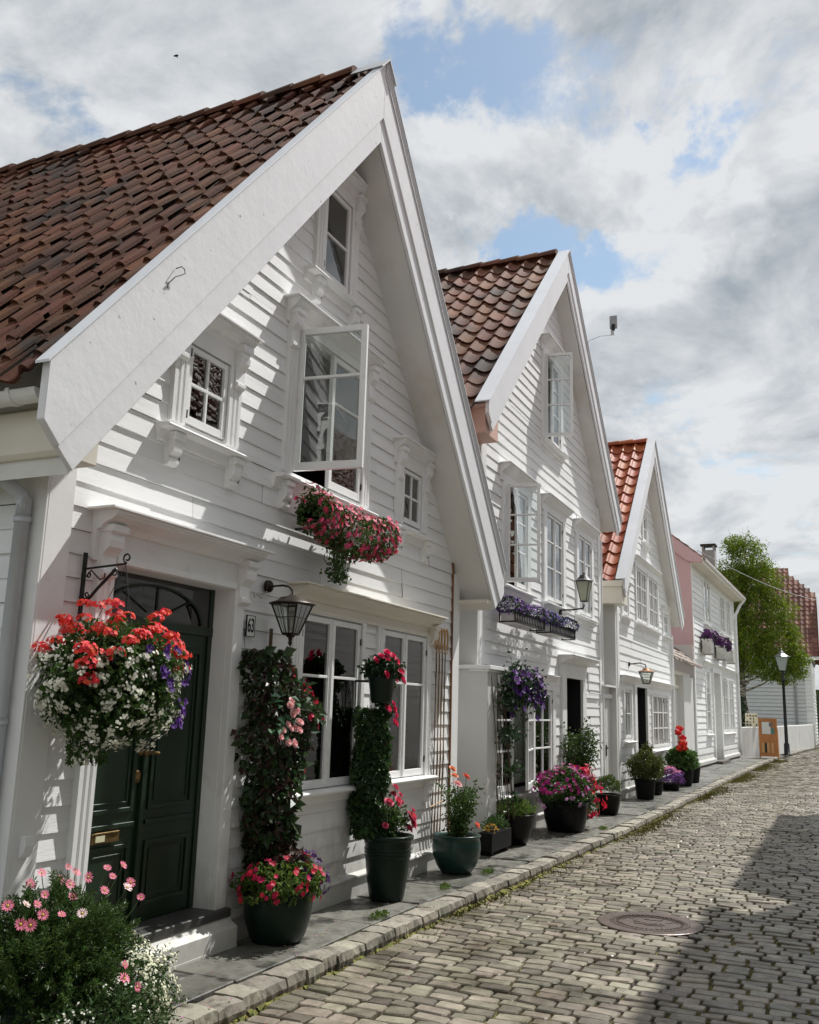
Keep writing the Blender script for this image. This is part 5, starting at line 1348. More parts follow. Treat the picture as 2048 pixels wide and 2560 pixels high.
# ---------------------------------------------------------------- wall lantern by number 63
def square_lantern(root, c, wt, wb_, h, m, glass, lid=True, bars=2):
    """tapering four sided lantern; c = centre of the lid plane"""
    cx, cy, cz = c
    g = G()
    def ring(w, z): return [Vector((cx+sx*w/2, cy+sy*w/2, z)) for sx, sy in ((-1,-1),(1,-1),(1,1),(-1,1))]
    T = ring(wt, cz-0.005); B = ring(wb_, cz-h)
    gl = G()
    for i in range(4):
        j = (i+1) % 4
        g.tube([T[i], B[i]], 0.0075, 6)
        g.tube([T[i], T[j]], 0.006, 5); g.tube([B[i], B[j]], 0.007, 5)
        gl.q(tuple(T[i]), tuple(T[j]), tuple(B[j]), tuple(B[i]))
        for b in range(1, bars+1):
            t = b/(bars+1); g.tube([T[i].lerp(T[j], t), B[i].lerp(B[j], t)], 0.0028, 4)
        if bars: g.tube([T[i].lerp(B[i], .45), T[j].lerp(B[j], .45)], 0.003, 4)
    bw = wb_*0.5
    g.prism([(cx-bw,cy-bw),(cx+bw,cy-bw),(cx+bw,cy+bw),(cx-bw,cy+bw)], 'z', cz-h-0.012, cz-h)
    obj('lantern_frame', g, m, root); obj('lantern_glass', gl, glass, root)
    return g
wl = thing('wall_lantern', 'dark bronze glazed lantern on a curved arm beside number 63', 'lantern', (6.35, -0.05, 2.62))
g = G(); g.lathe([(0.0001,0.045),(0.03,0.045),(0.048,0.03),(0.052,0.0)], (0,0,0), 18); g.xf(Matrix.Translation((6.33,-0.035,2.635)) @ Matrix.Rotation(radians(90),4,'X')); 
g.tube([(6.33,-0.07,2.635),(6.335,-0.18,2.64),(6.34,-0.235,2.63),(6.345,-0.265,2.60),(6.345,-0.27,2.555)], 0.009, 8)
obj('lamp_arm', g, M_BRONZE, wl, smooth=True)
g = G(); 
lid = [(0.0001,0.075),(0.022,0.072),(0.045,0.058),(0.095,0.048),(0.125,0.020),(0.185,0.0),(0.188,-0.006),(0.0001,-0.004)]
g.lathe(lid, (6.345,-0.27,2.492), 24)
obj('lamp_lid', g, M_BRONZE, wl, smooth=True)
square_lantern(wl, (6.345,-0.27,2.488), 0.235, 0.095, 0.235, M_BRONZE, M_LANT)
g = G(); g.lathe([(0.040,0.0),(0.030,-0.015),(0.018,-0.02),(0.013,-0.045),(0.018,-0.06),(0.006,-0.085),(0.0001,-0.09)], (6.345,-0.27,2.242), 12); obj('finial', g, M_BRONZE, wl)
g = G(); g.lathe([(0.0001,0.06),(0.016,0.055),(0.030,0.03),(0.028,0.0),(0.012,-0.05),(0.012,-0.10),(0.0001,-0.10)], (6.345,-0.27,2.38), 12); obj('bulb', g, mat('opal_bulb',(0.45,0.44,0.38),0.3), wl, smooth=True)
g = G(); g.tube([(6.05,-0.09,2.56),(6.09,-0.08,2.52),(6.16,-0.045,2.55),(6.24,-0.05,2.53),(6.30,-0.05,2.57),(6.31,-0.05,2.61)], 0.006, 6); obj('cable', g, M_WHITE, wl)

# ---------------------------------------------------------------- hanging wall pot and trailing ivy between the windows
HX = 7.90
hp = thing('hanging_pot', 'dark green hanging pot of crimson begonias between the two ground floor windows', 'hanging pot', (HX, -0.33, 1.72))
r = random.Random(106)
g = G(); g.lathe([(0.0001,0),(0.085,0.0),(0.10,0.02),(0.125,0.22),(0.135,0.225),(0.135,0.245),(0.12,0.245),(0.11,0.20)], (HX,-0.33,1.74), 24); obj('pot', g, M_POTG, hp, smooth=True)
g = G(); g.box(HX-0.01,HX+0.01,-0.20,-0.05,1.93,1.95); g.tube([(HX,-0.06,1.95),(HX,-0.06,1.70)],0.006,5); obj('pot_hook', g, M_IRON, hp)
g = G(); leaves(g, r, 900, lambda q: ell(q,(HX,-0.33,2.05),(0.20,0.17,0.12),0.4,-0.08,-0.5), 0.05, 0.036); obj('foliage', g, L_DARK, hp)
for (x, y, z) in ((-.20,-.02,2.13),(-.15,-.05,2.17),(-.08,-.08,2.20),(0.0,-.05,2.21),(.07,-.08,2.18),(.14,-.05,2.17),(.20,-.06,2.12),(-.02,-.16,2.12),(.10,-.16,2.04),(.17,-.13,2.04),(.22,-.08,2.03),(.24,-.05,1.97),(.15,-.15,1.97),(.02,-.18,2.03),(.10,-.18,1.95),(-.17,-.12,2.0),(-.1,-.1,2.13),(.19,-.1,2.0)):
    g = G(); rose(g, Vector((HX+x*0.85,-0.33+y,z)), Vector((x,-0.7,0.5))+rdir(r)*.3, 0.040*r.uniform(.85,1.2), r, 4); obj('begonia_bloom', g, P_HOT, hp)
iv = thing('trailing_ivy', 'thick trailing ivy column hanging below the crimson begonia pot', 'climbing plant', (7.98, -0.20, 0.6))
def s_iv(r, sh=0.5):
    z = 0.55 + 1.15*r.random()
    w = 0.155*min(1, (1.80-z)*4+0.15)*(0.62+0.38*min(1,(z-0.5)*2)) ; x = 7.98+0.02*sin(z*6)
    a = r.uniform(0, 6.28); t = sh+(1-sh)*r.random()**.5
    return Vector((x+cos(a)*w*t*(1+0.25*sin(z*13+a*2)), -0.20+sin(a)*0.145*t*(1+0.25*sin(z*17+a*3)), z)), Vector((cos(a),sin(a),-0.1))
def s_iv2(r):
    t = r.random(); return Vector((8.05+0.05*sin(t*9)+r.uniform(-.04,.04), -0.30+r.uniform(-.05,.08), 1.98-0.36*t)), Vector((r.uniform(-1,1),-.8,-.3)).normalized()
g = G(); leaves(g, r, 3400, s_iv, 0.042, 0.036, 0.8, 0.9); leaves(g, r, 160, lambda q: s_iv(q, .95), 0.060, 0.050, 0.6); leaves(g, r, 520, s_iv2, 0.036, 0.030, 0.8); obj('foliage', g, L_IVY, iv)
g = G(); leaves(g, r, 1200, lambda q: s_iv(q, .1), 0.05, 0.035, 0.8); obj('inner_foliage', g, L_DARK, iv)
g = G()
for k in range(8): g.tube([(7.95+r.uniform(-.08,.08),-0.2+r.uniform(-.06,.06),1.72),(7.98+r.uniform(-.1,.1),-0.2,1.1),(7.98+r.uniform(-.08,.08),-0.2,0.5)],0.003,4)
obj('vine_stems', g, M_STICK, iv)
for (x, z) in ((7.93,1.70),(7.98,1.69),(8.06,1.74),(8.10,1.69),(8.13,1.63),(8.09,1.58),(8.14,1.56)):
    g = G(); rose(g, Vector((x,-0.38,z)), Vector((0,-0.8,0.3))+rdir(r)*.3, 0.038, r, 4); obj('begonia_bloom', g, P_HOT, iv)

# ---------------------------------------------------------------- window box with pink petunias
wbx = thing('window_box', 'white window box spilling pink petunias under the open casement', 'window box', (7.25, -0.20, 3.2))
r = random.Random(107)
g = G(); framebox(g,6.62,7.95,3.20,3.36,-0.32,-0.10,0.02); g.box(6.62,7.95,-0.32,-0.30,3.20,3.36); g.box(6.62,6.64,-0.32,-0.10,3.2,3.36); g.box(7.93,7.95,-0.32,-0.10,3.2,3.36); g.box(6.62,7.95,-0.32,-0.10,3.19,3.21); obj('box', g, M_WHITE, wbx, bevel=0.003)
g = G()
for x in (6.72,7.85): g.box(x-0.01,x+0.01,-0.30,-0.03,3.17,3.19); g.box(x-0.01,x+0.01,-0.335,-0.32,3.17,3.37)
obj('box_bracket', g, M_IRON, wbx)
def s_wb(r):
    t = r.random(); x = 6.50 + 1.60*t; a = r.uniform(0, 2*pi); R = 0.155*(0.75+0.3*sin(pi*t))*(1+0.15*sin(t*17)); u = 0.55+0.45*r.random()
    z0 = 3.36 - 0.12*max(0, sin(pi*t)) - 0.02
    p = Vector((x, min(-0.06, -0.27+cos(a)*R*u), z0 + sin(a)*(R+0.05)*u)); return p, Vector((0, cos(a)-.4, sin(a))).normalized()
def s_wb_out(r):
    while True:
        p, d = s_wb(r)
        if d.y < 0.1 or d.z > 0.5: return p, d
g = G(); leaves(g, r, 2300, s_wb, 0.045, 0.026); leaves(g, r, 450, lambda q: ell(q,(6.68,-0.24,3.34),(0.16,0.12,0.10),0.2,-0.06,-0.5), 0.045, 0.026)

def s_wt(r):
    t = r.random()**0.8; return Vector((7.02+r.gauss(0,0.09)*(1-0.4*t), -0.30+r.uniform(-.06,.08), 3.18-0.42*t)), Vector((r.uniform(-1,1),-.6,-.6)).normalized()
leaves(g, r, 650, s_wt, 0.030, 0.022); obj('foliage', g, L_MID, wbx)
g = G()
for k in range(22):
    x = 7.02+r.gauss(0,0.09); g.tube([(x,-0.30,3.2),(x+r.uniform(-.03,.03),-0.33,2.98),(x+r.uniform(-.05,.05),-0.32,2.74+r.uniform(0,.15))],0.0022,3)
obj('trailing_stems', g, L_MID, wbx)
g = G(); blooms(g, r, 300, s_wb_out, 0.031, 5, 0.22, 0.03); obj('pink_blossoms', g, petal('petunia_pink',(0.62,0.075,0.16),0.35), wbx)
g = G(); blooms(g, r, 150, s_wb_out, 0.030, 5, 0.22, 0.032); obj('crimson_blossoms', g, petal('petunia_crimson',(0.58,0.04,0.12),0.3), wbx)

# ---------------------------------------------------------------- bamboo trellis
tr = thing('bamboo_trellis', 'folded bamboo fan trellis with looped tops beside the corner board', 'trellis', (9.9, -0.08, 0.25))
g = G()
for k in range(4):
    x = 9.79+0.088*k; g.tube([(x-0.02-0.01*k,-0.075,0.28),(x,-0.08,1.2),(x,-0.082,2.42)], 0.0068, 6)
obj('bamboo_rod', g, M_STICK, tr)
g = G()
for k in range(4):
    x = 9.79+0.092*k
    pts = [(x-0.042,-0.085,2.37),(x-0.045,-0.088,2.50),(x-0.030,-0.09,2.585),(x,-0.09,2.61),(x+0.030,-0.09,2.585),(x+0.045,-0.088,2.50),(x+0.042,-0.085,2.37)]
    g.tube(pts, 0.012, 6)
    pts = [(x-0.042,-0.09,2.36),(x-0.020,-0.09,2.335),(x+0.020,-0.09,2.335),(x+0.042,-0.09,2.36)]; g.tube(pts, 0.006, 6)
    g.tube([(x-0.045,-0.088,2.40),(x+0.01,-0.088,2.43),(x+0.045,-0.088,2.40)], 0.005, 5)
g.tube([(9.70,-0.085,0.66),(10.06,-0.085,0.70)], 0.007, 6)
for k in range(3):
    g.tube([(9.79+0.088*k,-0.086,2.36),(9.80+0.088*(k+1),-0.088,1.1),(9.78+0.088*k,-0.086,0.3)], 0.004, 5)
obj('bamboo_loop', g, M_BAMB, tr)

# ---------------------------------------------------------------- roses in pots
def rosebush(root, c, h, spread, nleaf, r, lm, roses_, nstem=7, leafL=0.042, base=0.12, stake=0):
    g = G(); tops = stems(g, r, c, nstem, h, spread)
    for k in range(stake): a = r.uniform(0,6.28); g.tube([(c[0]+.08*cos(a),c[1]+.08*sin(a),c[2]-.05),(c[0]+.1*cos(a),c[1]+.1*sin(a),c[2]+h*1.1)],0.005,5)
    obj('stems', g, M_STICK if stake else L_DARK, root)
    g = G()
    def smp(q):
        tp = tops[q.randrange(len(tops))]; b = Vector(c); t = q.uniform(base, 1.0)
        p = b.lerp(tp, t) + Vector((q.gauss(0,0.045), q.gauss(0,0.045), q.gauss(0,0.03))); d = (p-Vector((c[0],c[1],p.z-0.05))); 
        return p, (d.normalized() if d.length > 1e-3 else Vector((0,0,1)))
    leaves(g, r, nleaf, smp, leafL, leafL*0.62, 0.25)
    obj('foliage', g, lm, root)
    for (x, y, z, R, m) in roses_:
        g = G(); n = Vector((x*1.5, -0.6, 0.7)) + rdir(r)*0.25
        rose(g, Vector((c[0]+x, c[1]+y, c[2]+z)), n, R, r, 5); o = obj('rose_bloom', g, m, root)
        g = G(); g.tube([(c[0]+x*0.35,c[1]+y*0.35,c[2]+z*0.45),(c[0]+x*0.8,c[1]+y*0.8,c[2]+z*0.75),(c[0]+x,c[1]+y,c[2]+z-R*0.3)],0.003,4); obj('flower_stem', g, L_MID, o)
TX, TY = 8.12, -0.34
tp = thing('rose_pot', 'tall ribbed dark green pot with pink roses in front of the wall', 'potted plant', (TX, TY, 0))
r = random.Random(108)
pot(tp, (TX,TY,0), potprof(0.155,0.215,0.56,0.012,rim=0.022,lip=0.035), M_POTG, soil=(0.19,0.51), ribs=[(0.208,0.44),(0.206,0.41),(0.204,0.38)])
rosebush(tp, (TX,TY,0.52), 0.34, 0.22, 950, r, L_MID, [(.02,-.05,.46,.050,P_ROSE),(.03,-.03,.40,.040,P_ROSE),(-.13,-.06,.34,.052,P_ROSE),(.06,-.06,.32,.050,P_ROSE),(.12,-.04,.34,.046,P_ROSE),(.20,-.02,.38,.034,P_ROSE),(.24,-.02,.31,.032,P_ROSE),(.16,-.16,.19,.080,P_ROSE),(.22,-.15,.12,.062,P_ROSE),(.15,-.14,.09,.055,P_ROSE),(.30,-.10,.18,.040,P_ROSE),(.28,-.12,.24,.036,P_ROSE),(-.17,-.05,.14,.034,P_ROSE)], leafL=0.045)
QX, QY = 9.80, -0.36
bp_ = thing('rose_pot', 'round teal glazed pot with coral and peach roses beside the trellis', 'potted plant', (QX, QY, 0))
pot(bp_, (QX,QY,0), [(0.0001,0),(0.155,0.0),(0.165,0.012),(0.215,0.08),(0.25,0.17),(0.262,0.25),(0.258,0.32),(0.245,0.36),(0.262,0.372),(0.266,0.385),(0.258,0.392),(0.236,0.388),(0.225,0.34)], M_POTT, soil=(0.225,0.345))
rosebush(bp_, (QX,QY,0.36), 0.55, 0.28, 1500, r, L_MID, [(-.20,-.02,.72,.048,P_PEACH),(-.16,-.03,.65,.045,P_PEACH),(-.10,-.04,.56,.060,P_PALE),(.22,-.02,.62,.050,P_CORAL),(.14,-.18,.12,.055,P_CORAL)], nstem=12, leafL=0.045, base=0.03)

# ---------------------------------------------------------------- clematis on its stick obelisk in the dark bowl
CX_, CY_ = 12.30, -0.20
cp = thing('clematis_pot', 'dark brown glazed pot with purple clematis climbing thin sticks up the window', 'potted plant', (CX_, CY_, 0))
r = random.Random(109)
pot(cp, (CX_,CY_,0), [(0.0001,0),(0.15,0.0),(0.165,0.015),(0.215,0.12),(0.255,0.25),(0.272,0.34),(0.285,0.365),(0.288,0.38),(0.262,0.385),(0.25,0.34)], M_POTBR, soil=(0.25,0.33))
g = G()
sx = []
for k in range(8):
    a = 2*pi*k/8; x0 = CX_-0.34+0.15*cos(a); y0_ = CY_+0.10*sin(a)
    x1_, y1_ = CX_-0.62+0.19*cos(a+.3), CY_+0.06+0.06*sin(a); sx.append((x1_, y1_)); g.tube([(x0,y0_,0.35),((x0+x1_)/2,(y0_+y1_)/2,1.2),(x1_,y1_,2.15)], 0.006, 5)
for zz in (0.9, 1.3, 1.75): g.tube([(CX_-0.34-0.28*(zz-.35)/1.8+0.17*cos(t*pi/4), CY_+0.10*sin(t*pi/4)+0.04, zz) for t in range(9)], 0.004, 4)
obj('cane', g, M_STICK, cp)
def s_cl(r, sp=1.0):
    t = r.random(); x = CX_-0.60+1.45*t; return Vector((x+r.gauss(0,.04), -0.26+r.gauss(0,.05)*sp, 2.06 - 0.08*t + r.gauss(0, 0.13)*(1.15-0.55*abs(t-0.5)))), Vector((r.uniform(-.4,.4),-.9,.3)).normalized()
def s_cs(r):
    z = r.choice((0.95,1.0,1.35,1.4,1.45,1.75,1.8,1.9,0.6))+r.gauss(0,.05); return Vector((CX_-0.34-0.28*(z-.35)/1.8+r.gauss(0.08,.15), CY_-0.05+r.gauss(0,.05), z)), Vector((r.uniform(-.4,.4),-.9,.2)).normalized()
g = G(); leaves(g, r, 1150, s_cl, 0.075, 0.042, 0.3); leaves(g, r, 430, s_cs, 0.075, 0.042, 0.3); obj('foliage', g, L_DARK, cp)
g = G(); blooms(g, r, 150, lambda q: (lambda p, d: (p + Vector((0.14,-0.04,-0.03)), d))(*s_cl(q, .6)), 0.062, 6, 0.12, 0.02); obj('purple_blossoms', g, petal('clematis_petal',(0.095,0.022,0.19),0.45), cp)
g = G(); leaves(g, r, 1300, lambda q: ell(q,(CX_-0.05,CY_,0.42),(0.34,0.26,0.14),0.4,None,-0.2), 0.05, 0.020, -0.2); obj('underplanting', g, L_LIGHT, cp)
sy = thing('herb_pot', 'low dark trough half hidden behind the teal rose pot', 'planter', (11.1, -0.25, 0))
g = G(); g.box(11.0,11.75,-0.34,-0.16,0.05,0.27); g.box(11.05,11.12,-0.32,-0.18,0,0.05); g.box(11.6,11.7,-0.32,-0.18,0,0.05); obj('trough', g, M_POTP, sy, bevel=0.006)
g = G(); leaves(g, r, 500, lambda q: ell(q,(11.38,-0.25,0.31),(0.34,0.11,0.12),0.3,None,-0.1), 0.05, 0.02, -0.2); obj('foliage', g, L_GREY, sy)
g = G(); leaves(g, r, 40, lambda q: ell(q,(11.1,-0.30,0.30),(0.10,0.07,0.06),0.6,None,-0.1), 0.05, 0.03, 0); obj('yellow_leaves', g, petal('yellow_leaf',(0.45,0.25,0.05)), sy)

# ---------------------------------------------------------------- big petunia mound
EX, EY = 14.05, -0.42
pp = thing('petunia_pot', 'huge mound of magenta and crimson petunias hiding its dark pot', 'potted plant', (EX, EY, 0))
r = random.Random(110)
pot(pp, (EX,EY,0), potprof(0.26,0.33,0.42,0.02), M_POTB, soil=(0.30,0.38))
g = G(); leaves(g, r, 3000, lambda q: ell(q,(EX,EY,0.62),(0.72,0.36,0.27),0.6,None,-0.6), 0.055, 0.034); leaves(g, r, 800, lambda q: ell(q,(EX+0.42,EY-0.15,0.42),(0.36,0.22,0.28),0.6,None,-0.8), 0.05, 0.03); obj('foliage', g, L_MID, pp)
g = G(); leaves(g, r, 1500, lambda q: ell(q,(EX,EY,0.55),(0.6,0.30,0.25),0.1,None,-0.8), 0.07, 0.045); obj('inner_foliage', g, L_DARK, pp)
g = G(); blooms(g, r, 230, lambda q: ell(q,(EX-0.05,EY,0.63),(0.74,0.38,0.29),0.88,None,-0.15), 0.034, 5, 0.3); obj('magenta_blossoms', g, P_MAG, pp)
g = G(); blooms(g, r, 60, lambda q: ell(q,(EX+0.5,EY-0.12,0.70),(0.26,0.24,0.22),0.9,None,-0.2), 0.040, 5, 0.25); blooms(g, r, 95, lambda q: ell(q,(EX+0.55,EY-0.20,0.42),(0.32,0.24,0.30),0.9,None,-0.8), 0.038, 5, 0.25); obj('crimson_blossoms', g, P_CRIM, pp)
g = G(); blooms(g, r, 60, lambda q: ell(q,(EX-0.1,EY,0.52),(0.74,0.38,0.24),0.92,None,-0.5), 0.034, 5, 0.2); obj('pale_blossoms', g, petal('pale_violet_petal',(0.50,0.26,0.46)), pp)

# ---------------------------------------------------------------- leafy shrub before the dark doorway
SX, SY = 15.75, -0.18
ts = thing('potted_shrub', 'loose leafy shrub growing up in front of the black doorway', 'potted plant', (SX, SY, 0))
r = random.Random(111)
pot(ts, (SX,SY,0), potprof(0.17,0.22,0.36), M_POTP, soil=(0.2,0.32))
g = G(); tops = stems(g, r, (SX,SY,0.3), 16, 1.15, 0.42, 0.008); obj('stems', g, M_STICK, ts)
def s_ts(q):
    tpt = tops[q.randrange(len(tops))]; p = Vector((SX,SY,0.3)).lerp(tpt, q.uniform(.12,1.03)) + Vector((q.gauss(0,.07),q.gauss(0,.05),q.gauss(0,.05))); return p, Vector((p.x-SX, p.y-SY-0.2, .2)).normalized()
g = G(); leaves(g, r, 2400, s_ts, 0.065, 0.034); obj('foliage', g, L_SHRUB, ts)

# ---------------------------------------------------------------- remaining pots down the street
UX, UY = 16.85, -0.42
tb = thing('tub_plant', 'neat clipped round bush in a wide black tub beside the plank gate', 'potted plant', (UX, UY, 0))
r = random.Random(112)
pot(tb, (UX,UY,0), potprof(0.17,0.235,0.34,0.01,rim=0.02), M_POTBR, soil=(0.21,0.31))
g = G(); leaves(g, r, 2600, lambda q: ell(q,(UX,UY,0.43),(0.225,0.225,0.20),0.75,None,-0.2), 0.030, 0.016, -0.3); obj('foliage', g, leafm('leaf_box',(0.095,0.135,0.030)), tb)
KX, KY = 20.3, -0.44
bs = thing('potted_shrub', 'bushy green shrub in a black pot before the narrow house doorway', 'potted plant', (KX, KY, 0))
pot(bs, (KX,KY,0), potprof(0.17,0.22,0.40,0.0,rim=0.015), M_POTP, soil=(0.2,0.36))
g = G(); tops = stems(g, r, (KX,KY,0.35), 14, 0.62, 0.45, 0.008); obj('stems', g, M_STICK, bs)
g = G(); leaves(g, r, 3000, lambda q: ell(q,(KX+0.02,KY,0.66),(0.42,0.34,0.30),0.4,None,-0.8), 0.065, 0.028); leaves(g, r, 300, lambda q: ell(q,(KX+0.25,KY,0.95),(0.13,0.1,0.16),0.3,None,-0.8), 0.07, 0.04); leaves(g, r, 800, lambda q: ell(q,(KX+0.85,KY,0.62),(0.42,0.28,0.24),0.4,None,-0.8), 0.065, 0.028); obj('foliage', g, leafm('leaf_olive',(0.070,0.088,0.018)), bs)
LX, LY = 23.2, -0.50
lv = thing('heather_pot', 'low dome of violet heather with pink top next to the red geraniums', 'potted plant', (LX, LY, 0))
pot(lv, (LX,LY,0), potprof(0.18,0.22,0.16), M_POTP, soil=(0.2,0.13))
g = G(); leaves(g, r, 1500, lambda q: ell(q,(LX,LY,0.22),(0.33,0.28,0.24),0.7,None,-0.3), 0.045, 0.016, -0.3); obj('foliage', g, leafm('leaf_heather',(0.075,0.05,0.085)), lv)
g = G(); blooms(g, r, 420, lambda q: ell(q,(LX,LY,0.24),(0.34,0.29,0.25),0.93,None,-0.2), 0.022, 4, 0.2); obj('violet_blossoms', g, P_LAV, lv)
g = G(); blooms(g, r, 200, lambda q: ell(q,(LX,LY,0.26),(0.32,0.27,0.25),0.95,None,0.55), 0.022, 4, 0.2); obj('pink_blossoms', g, petal('heather_pink',(0.6,0.16,0.30)), lv)
JX, JY = 24.9, -0.52
gr = thing('geranium_pot', 'black pot of tall scarlet geraniums with bright leaves by the gateway', 'potted plant', (JX, JY, 0))
pot(gr, (JX,JY,0), potprof(0.22,0.29,0.46,0.01), M_POTP, soil=(0.26,0.42))
g = G(); leaves(g, r, 2000, lambda q: ell(q,(JX,JY,0.62),(0.46,0.34,0.30),0.5,None,-0.6), 0.09, 0.07, 0.0); obj('foliage', g, leafm('leaf_geranium',(0.075,0.145,0.035)), gr)
g = G(); heads = [(-.46,.0,1.30,.09),(-.36,.03,1.33,.07),(-.10,.02,1.40,.11),(.10,-.02,1.17,.11),(.24,.0,1.00,.09),(-.33,-.08,1.04,.15),(-.47,-.05,.93,.12),(-.30,-.1,.93,.10)]
for (x, y, z, R) in heads: g.tube([(JX+x*.3,JY+y,0.6),(JX+x,JY+y,z)],0.006,4)
obj('flower_stems', g, L_MID, gr)
for (x, y, z, R) in heads:
    g = G()
    for _ in range(60):
        e = rdir(r); e2 = Vector((e.x*1.15, e.y, e.z*0.7)); bloom(g, Vector((JX+x,JY+y,z))+e2*R*r.uniform(.35,1.0), e, 0.036, r, 5, .1)
    obj('geranium_head', g, petal('geranium_red',(0.66,0.022,0.016)), gr)
for (x, y, h_, lab) in ((26.3,-0.55,0.40,'plain black pot standing behind the geraniums'),(21.7,-0.35,0.3,'small black pot between the green shrub and the heather')):
    t_ = thing('plant_pot', lab, 'plant pot', (x, y, 0)); pot(t_, (x,y,0), potprof(0.19,0.24,h_), M_POTP, soil=(0.22,h_-.05))
    g = G(); leaves(g, r, 380, lambda q: ell(q,(x,y,h_+0.08),(0.26,0.22,0.16),0.4,None,-0.2), 0.06, 0.03, -.1); obj('foliage', g, L_SHRUB, t_)

# ---------------------------------------------------------------- iron flower boxes of the second house
def ironbox(x0, x1, y, z0, z1, label, pm1, pm2, seed):
    r = random.Random(seed)
    t = thing('flower_box', label, 'flower box', ((x0+x1)/2, y, z0), group='iron flower boxes of the second house')
    yb, yf = y+0.10, y-0.12
    g = G(); g.box(x0+0.03,x1-0.03,yf+0.015,yb-0.01,z0+0.015,z1-0.03); obj('liner', g, mat('white_planter_liner',(0.55,0.52,0.52),0.5), t)
    g = G()
    for zz in (z0, z1): g.tube([(x0,yb,zz),(x0,yf,zz),(x1,yf,zz),(x1,yb,zz)], 0.011, 6)
    for xx, yy in ((x0,yb),(x0,yf),(x1,yf),(x1,yb)): g.tube([(xx,yy,z0-.01),(xx,yy,z1+.01)], 0.011, 6)
    n = int((x1-x0)/0.075)
    for k in range(1, n):
        xx = x0+(x1-x0)*k/n; g.tube([(xx-.02,yf,z1),(xx,yf-0.012,(z0+z1)/2),(xx+.02,yf,z0)], 0.0055, 5); g.tube([(xx+.02,yf,z1),(xx,yf-0.012,(z0+z1)/2),(xx-.02,yf,z0)], 0.0055, 5)
    obj('iron_frame', g, M_IRON, t)
    def s_(q):
        u = q.random(); x = x0-0.06+(x1-x0+0.14)*u; a = q.uniform(0.0, 2*pi); R = 0.125+0.03*sin(u*9); return Vector((x, y-0.01+cos(a)*R*(1.0 if sin(a)>-.2 else .9), z1+0.05+max(-0.035-0.05*(q.random()<.15),sin(a)*R*0.9))), Vector((0,cos(a)-.2,sin(a))).normalized()
    g = G(); leaves(g, r, 1500, s_, 0.045, 0.02); obj('foliage', g, L_DARK, t)
    g = G(); blooms(g, r, 430, s_, 0.022, 5, .2, .02); obj('purple_blossoms', g, pm1, t)
    g = G(); blooms(g, r, 110, s_, 0.020, 5, .2, .02); obj('violet_blossoms', g, pm2, t)
ironbox(12.10,13.52,-0.14,2.90,3.05,'left iron flower box with bright purple petunias under the open window',petal('bright_purple_petal',(0.18,0.05,0.36)),P_LAV,201)
ironbox(13.85,15.32,-0.14,2.90,3.05,'right iron flower box with dark blue violet lobelia under the middle window',P_BLUE,P_PURP,202)
# lantern on the second house
l2 = thing('wall_lantern', 'black wall lantern with pale glass between the upper windows of the second house', 'lantern', (15.9, -0.05, 3.45))
g = G(); g.tube([(15.53,0.05,3.42),(15.51,-0.16,3.42),(15.50,-0.36,3.44),(15.50,-0.38,3.50)], 0.014, 6); g.box(15.49,15.57,0.02,0.06,3.34,3.52); obj('lamp_arm', g, M_IRON, l2)
g = G(); g.lathe([(0.0001,0.15),(0.018,0.14),(0.022,0.115),(0.06,0.10),(0.12,0.03),(0.165,0.0),(0.0001,0.0)], (15.50,-0.38,3.905), 20); obj('lamp_lid', g, M_IRON, l2)
square_lantern(l2, (15.50,-0.38,3.90), 0.215, 0.10, 0.34, M_IRON, mat('frosted_lantern_glass',(0.60,0.62,0.50),0.4,transl=.5), bars=0)
# lamp on the third house
l3 = thing('wall_lantern', 'copper topped wall lantern on a gooseneck over the third house doorway', 'lantern', (21.5, -0.02, 2.7))
g = G(); g.lathe([(0.0001,0.03),(0.05,0.02),(0.05,0)], (0,0,0), 12); g.xf(Matrix.Translation((21.0,-0.02,2.80)) @ Matrix.Rotation(radians(90),4,'X')); g.tube([(21.0,-0.03,2.80),(21.05,-0.25,2.83),(21.08,-0.36,2.80),(21.08,-0.38,2.74)], 0.014, 6); obj('lamp_arm', g, M_IRON, l3)
g = G(); g.lathe([(0.0001,0.09),(0.06,0.075),(0.10,0.035),(0.21,0.0),(0.0001,0.0)], (21.08,-0.38,2.64), 18); obj('lamp_lid', g, mat('copper_lid',(0.22,0.10,0.05),0.45,metal=.6), l3)
square_lantern(l3, (21.08,-0.38,2.635), 0.27, 0.13, 0.25, M_IRON, M_LANT, bars=1)
# white planters of the fourth house
for k, (xa, lab) in enumerate(((35.0,'nearest of the three white planters with dark purple petunias'),(38.4,'middle one of the three white planters with dark purple petunias'),(41.0,'farthest of the three white planters, empty of flowers'))):
    r = random.Random(300+k)
    t = thing('white_planter', lab, 'planter', (xa, 0, 4.0), group='white planters of the far house')
    yy = 0.18-(xa-33.3)*0.028
    g = G(); g.prism([(xa-0.42,4.40),(xa+0.42,4.40),(xa+0.32,3.95),(xa-0.32,3.95)],'y',yy-0.36,yy-0.06); g.box(xa-0.45,xa+0.45,yy-0.38,yy-0.04,4.37,4.43); g.box(xa+0.5,xa+0.6,yy-0.35,yy,3.9,4.3); obj('planter_box', g, M_WHITE, t)
    if k < 2:
        g = G(); leaves(g, r, 260, lambda q: ell(q,(xa+0.5,yy-0.22,4.5),(0.9,0.25,0.24),0.3,None,-0.5), 0.13, 0.08); obj('foliage', g, L_DARK, t)
        g = G(); blooms(g, r, 230, lambda q: ell(q,(xa+0.5,yy-0.24,4.52),(0.95,0.28,0.27),0.75,None,-0.6), 0.09, 5, .2); obj('purple_blossoms', g, petal('aubergine_petal',(0.085,0.022,0.10)), t)

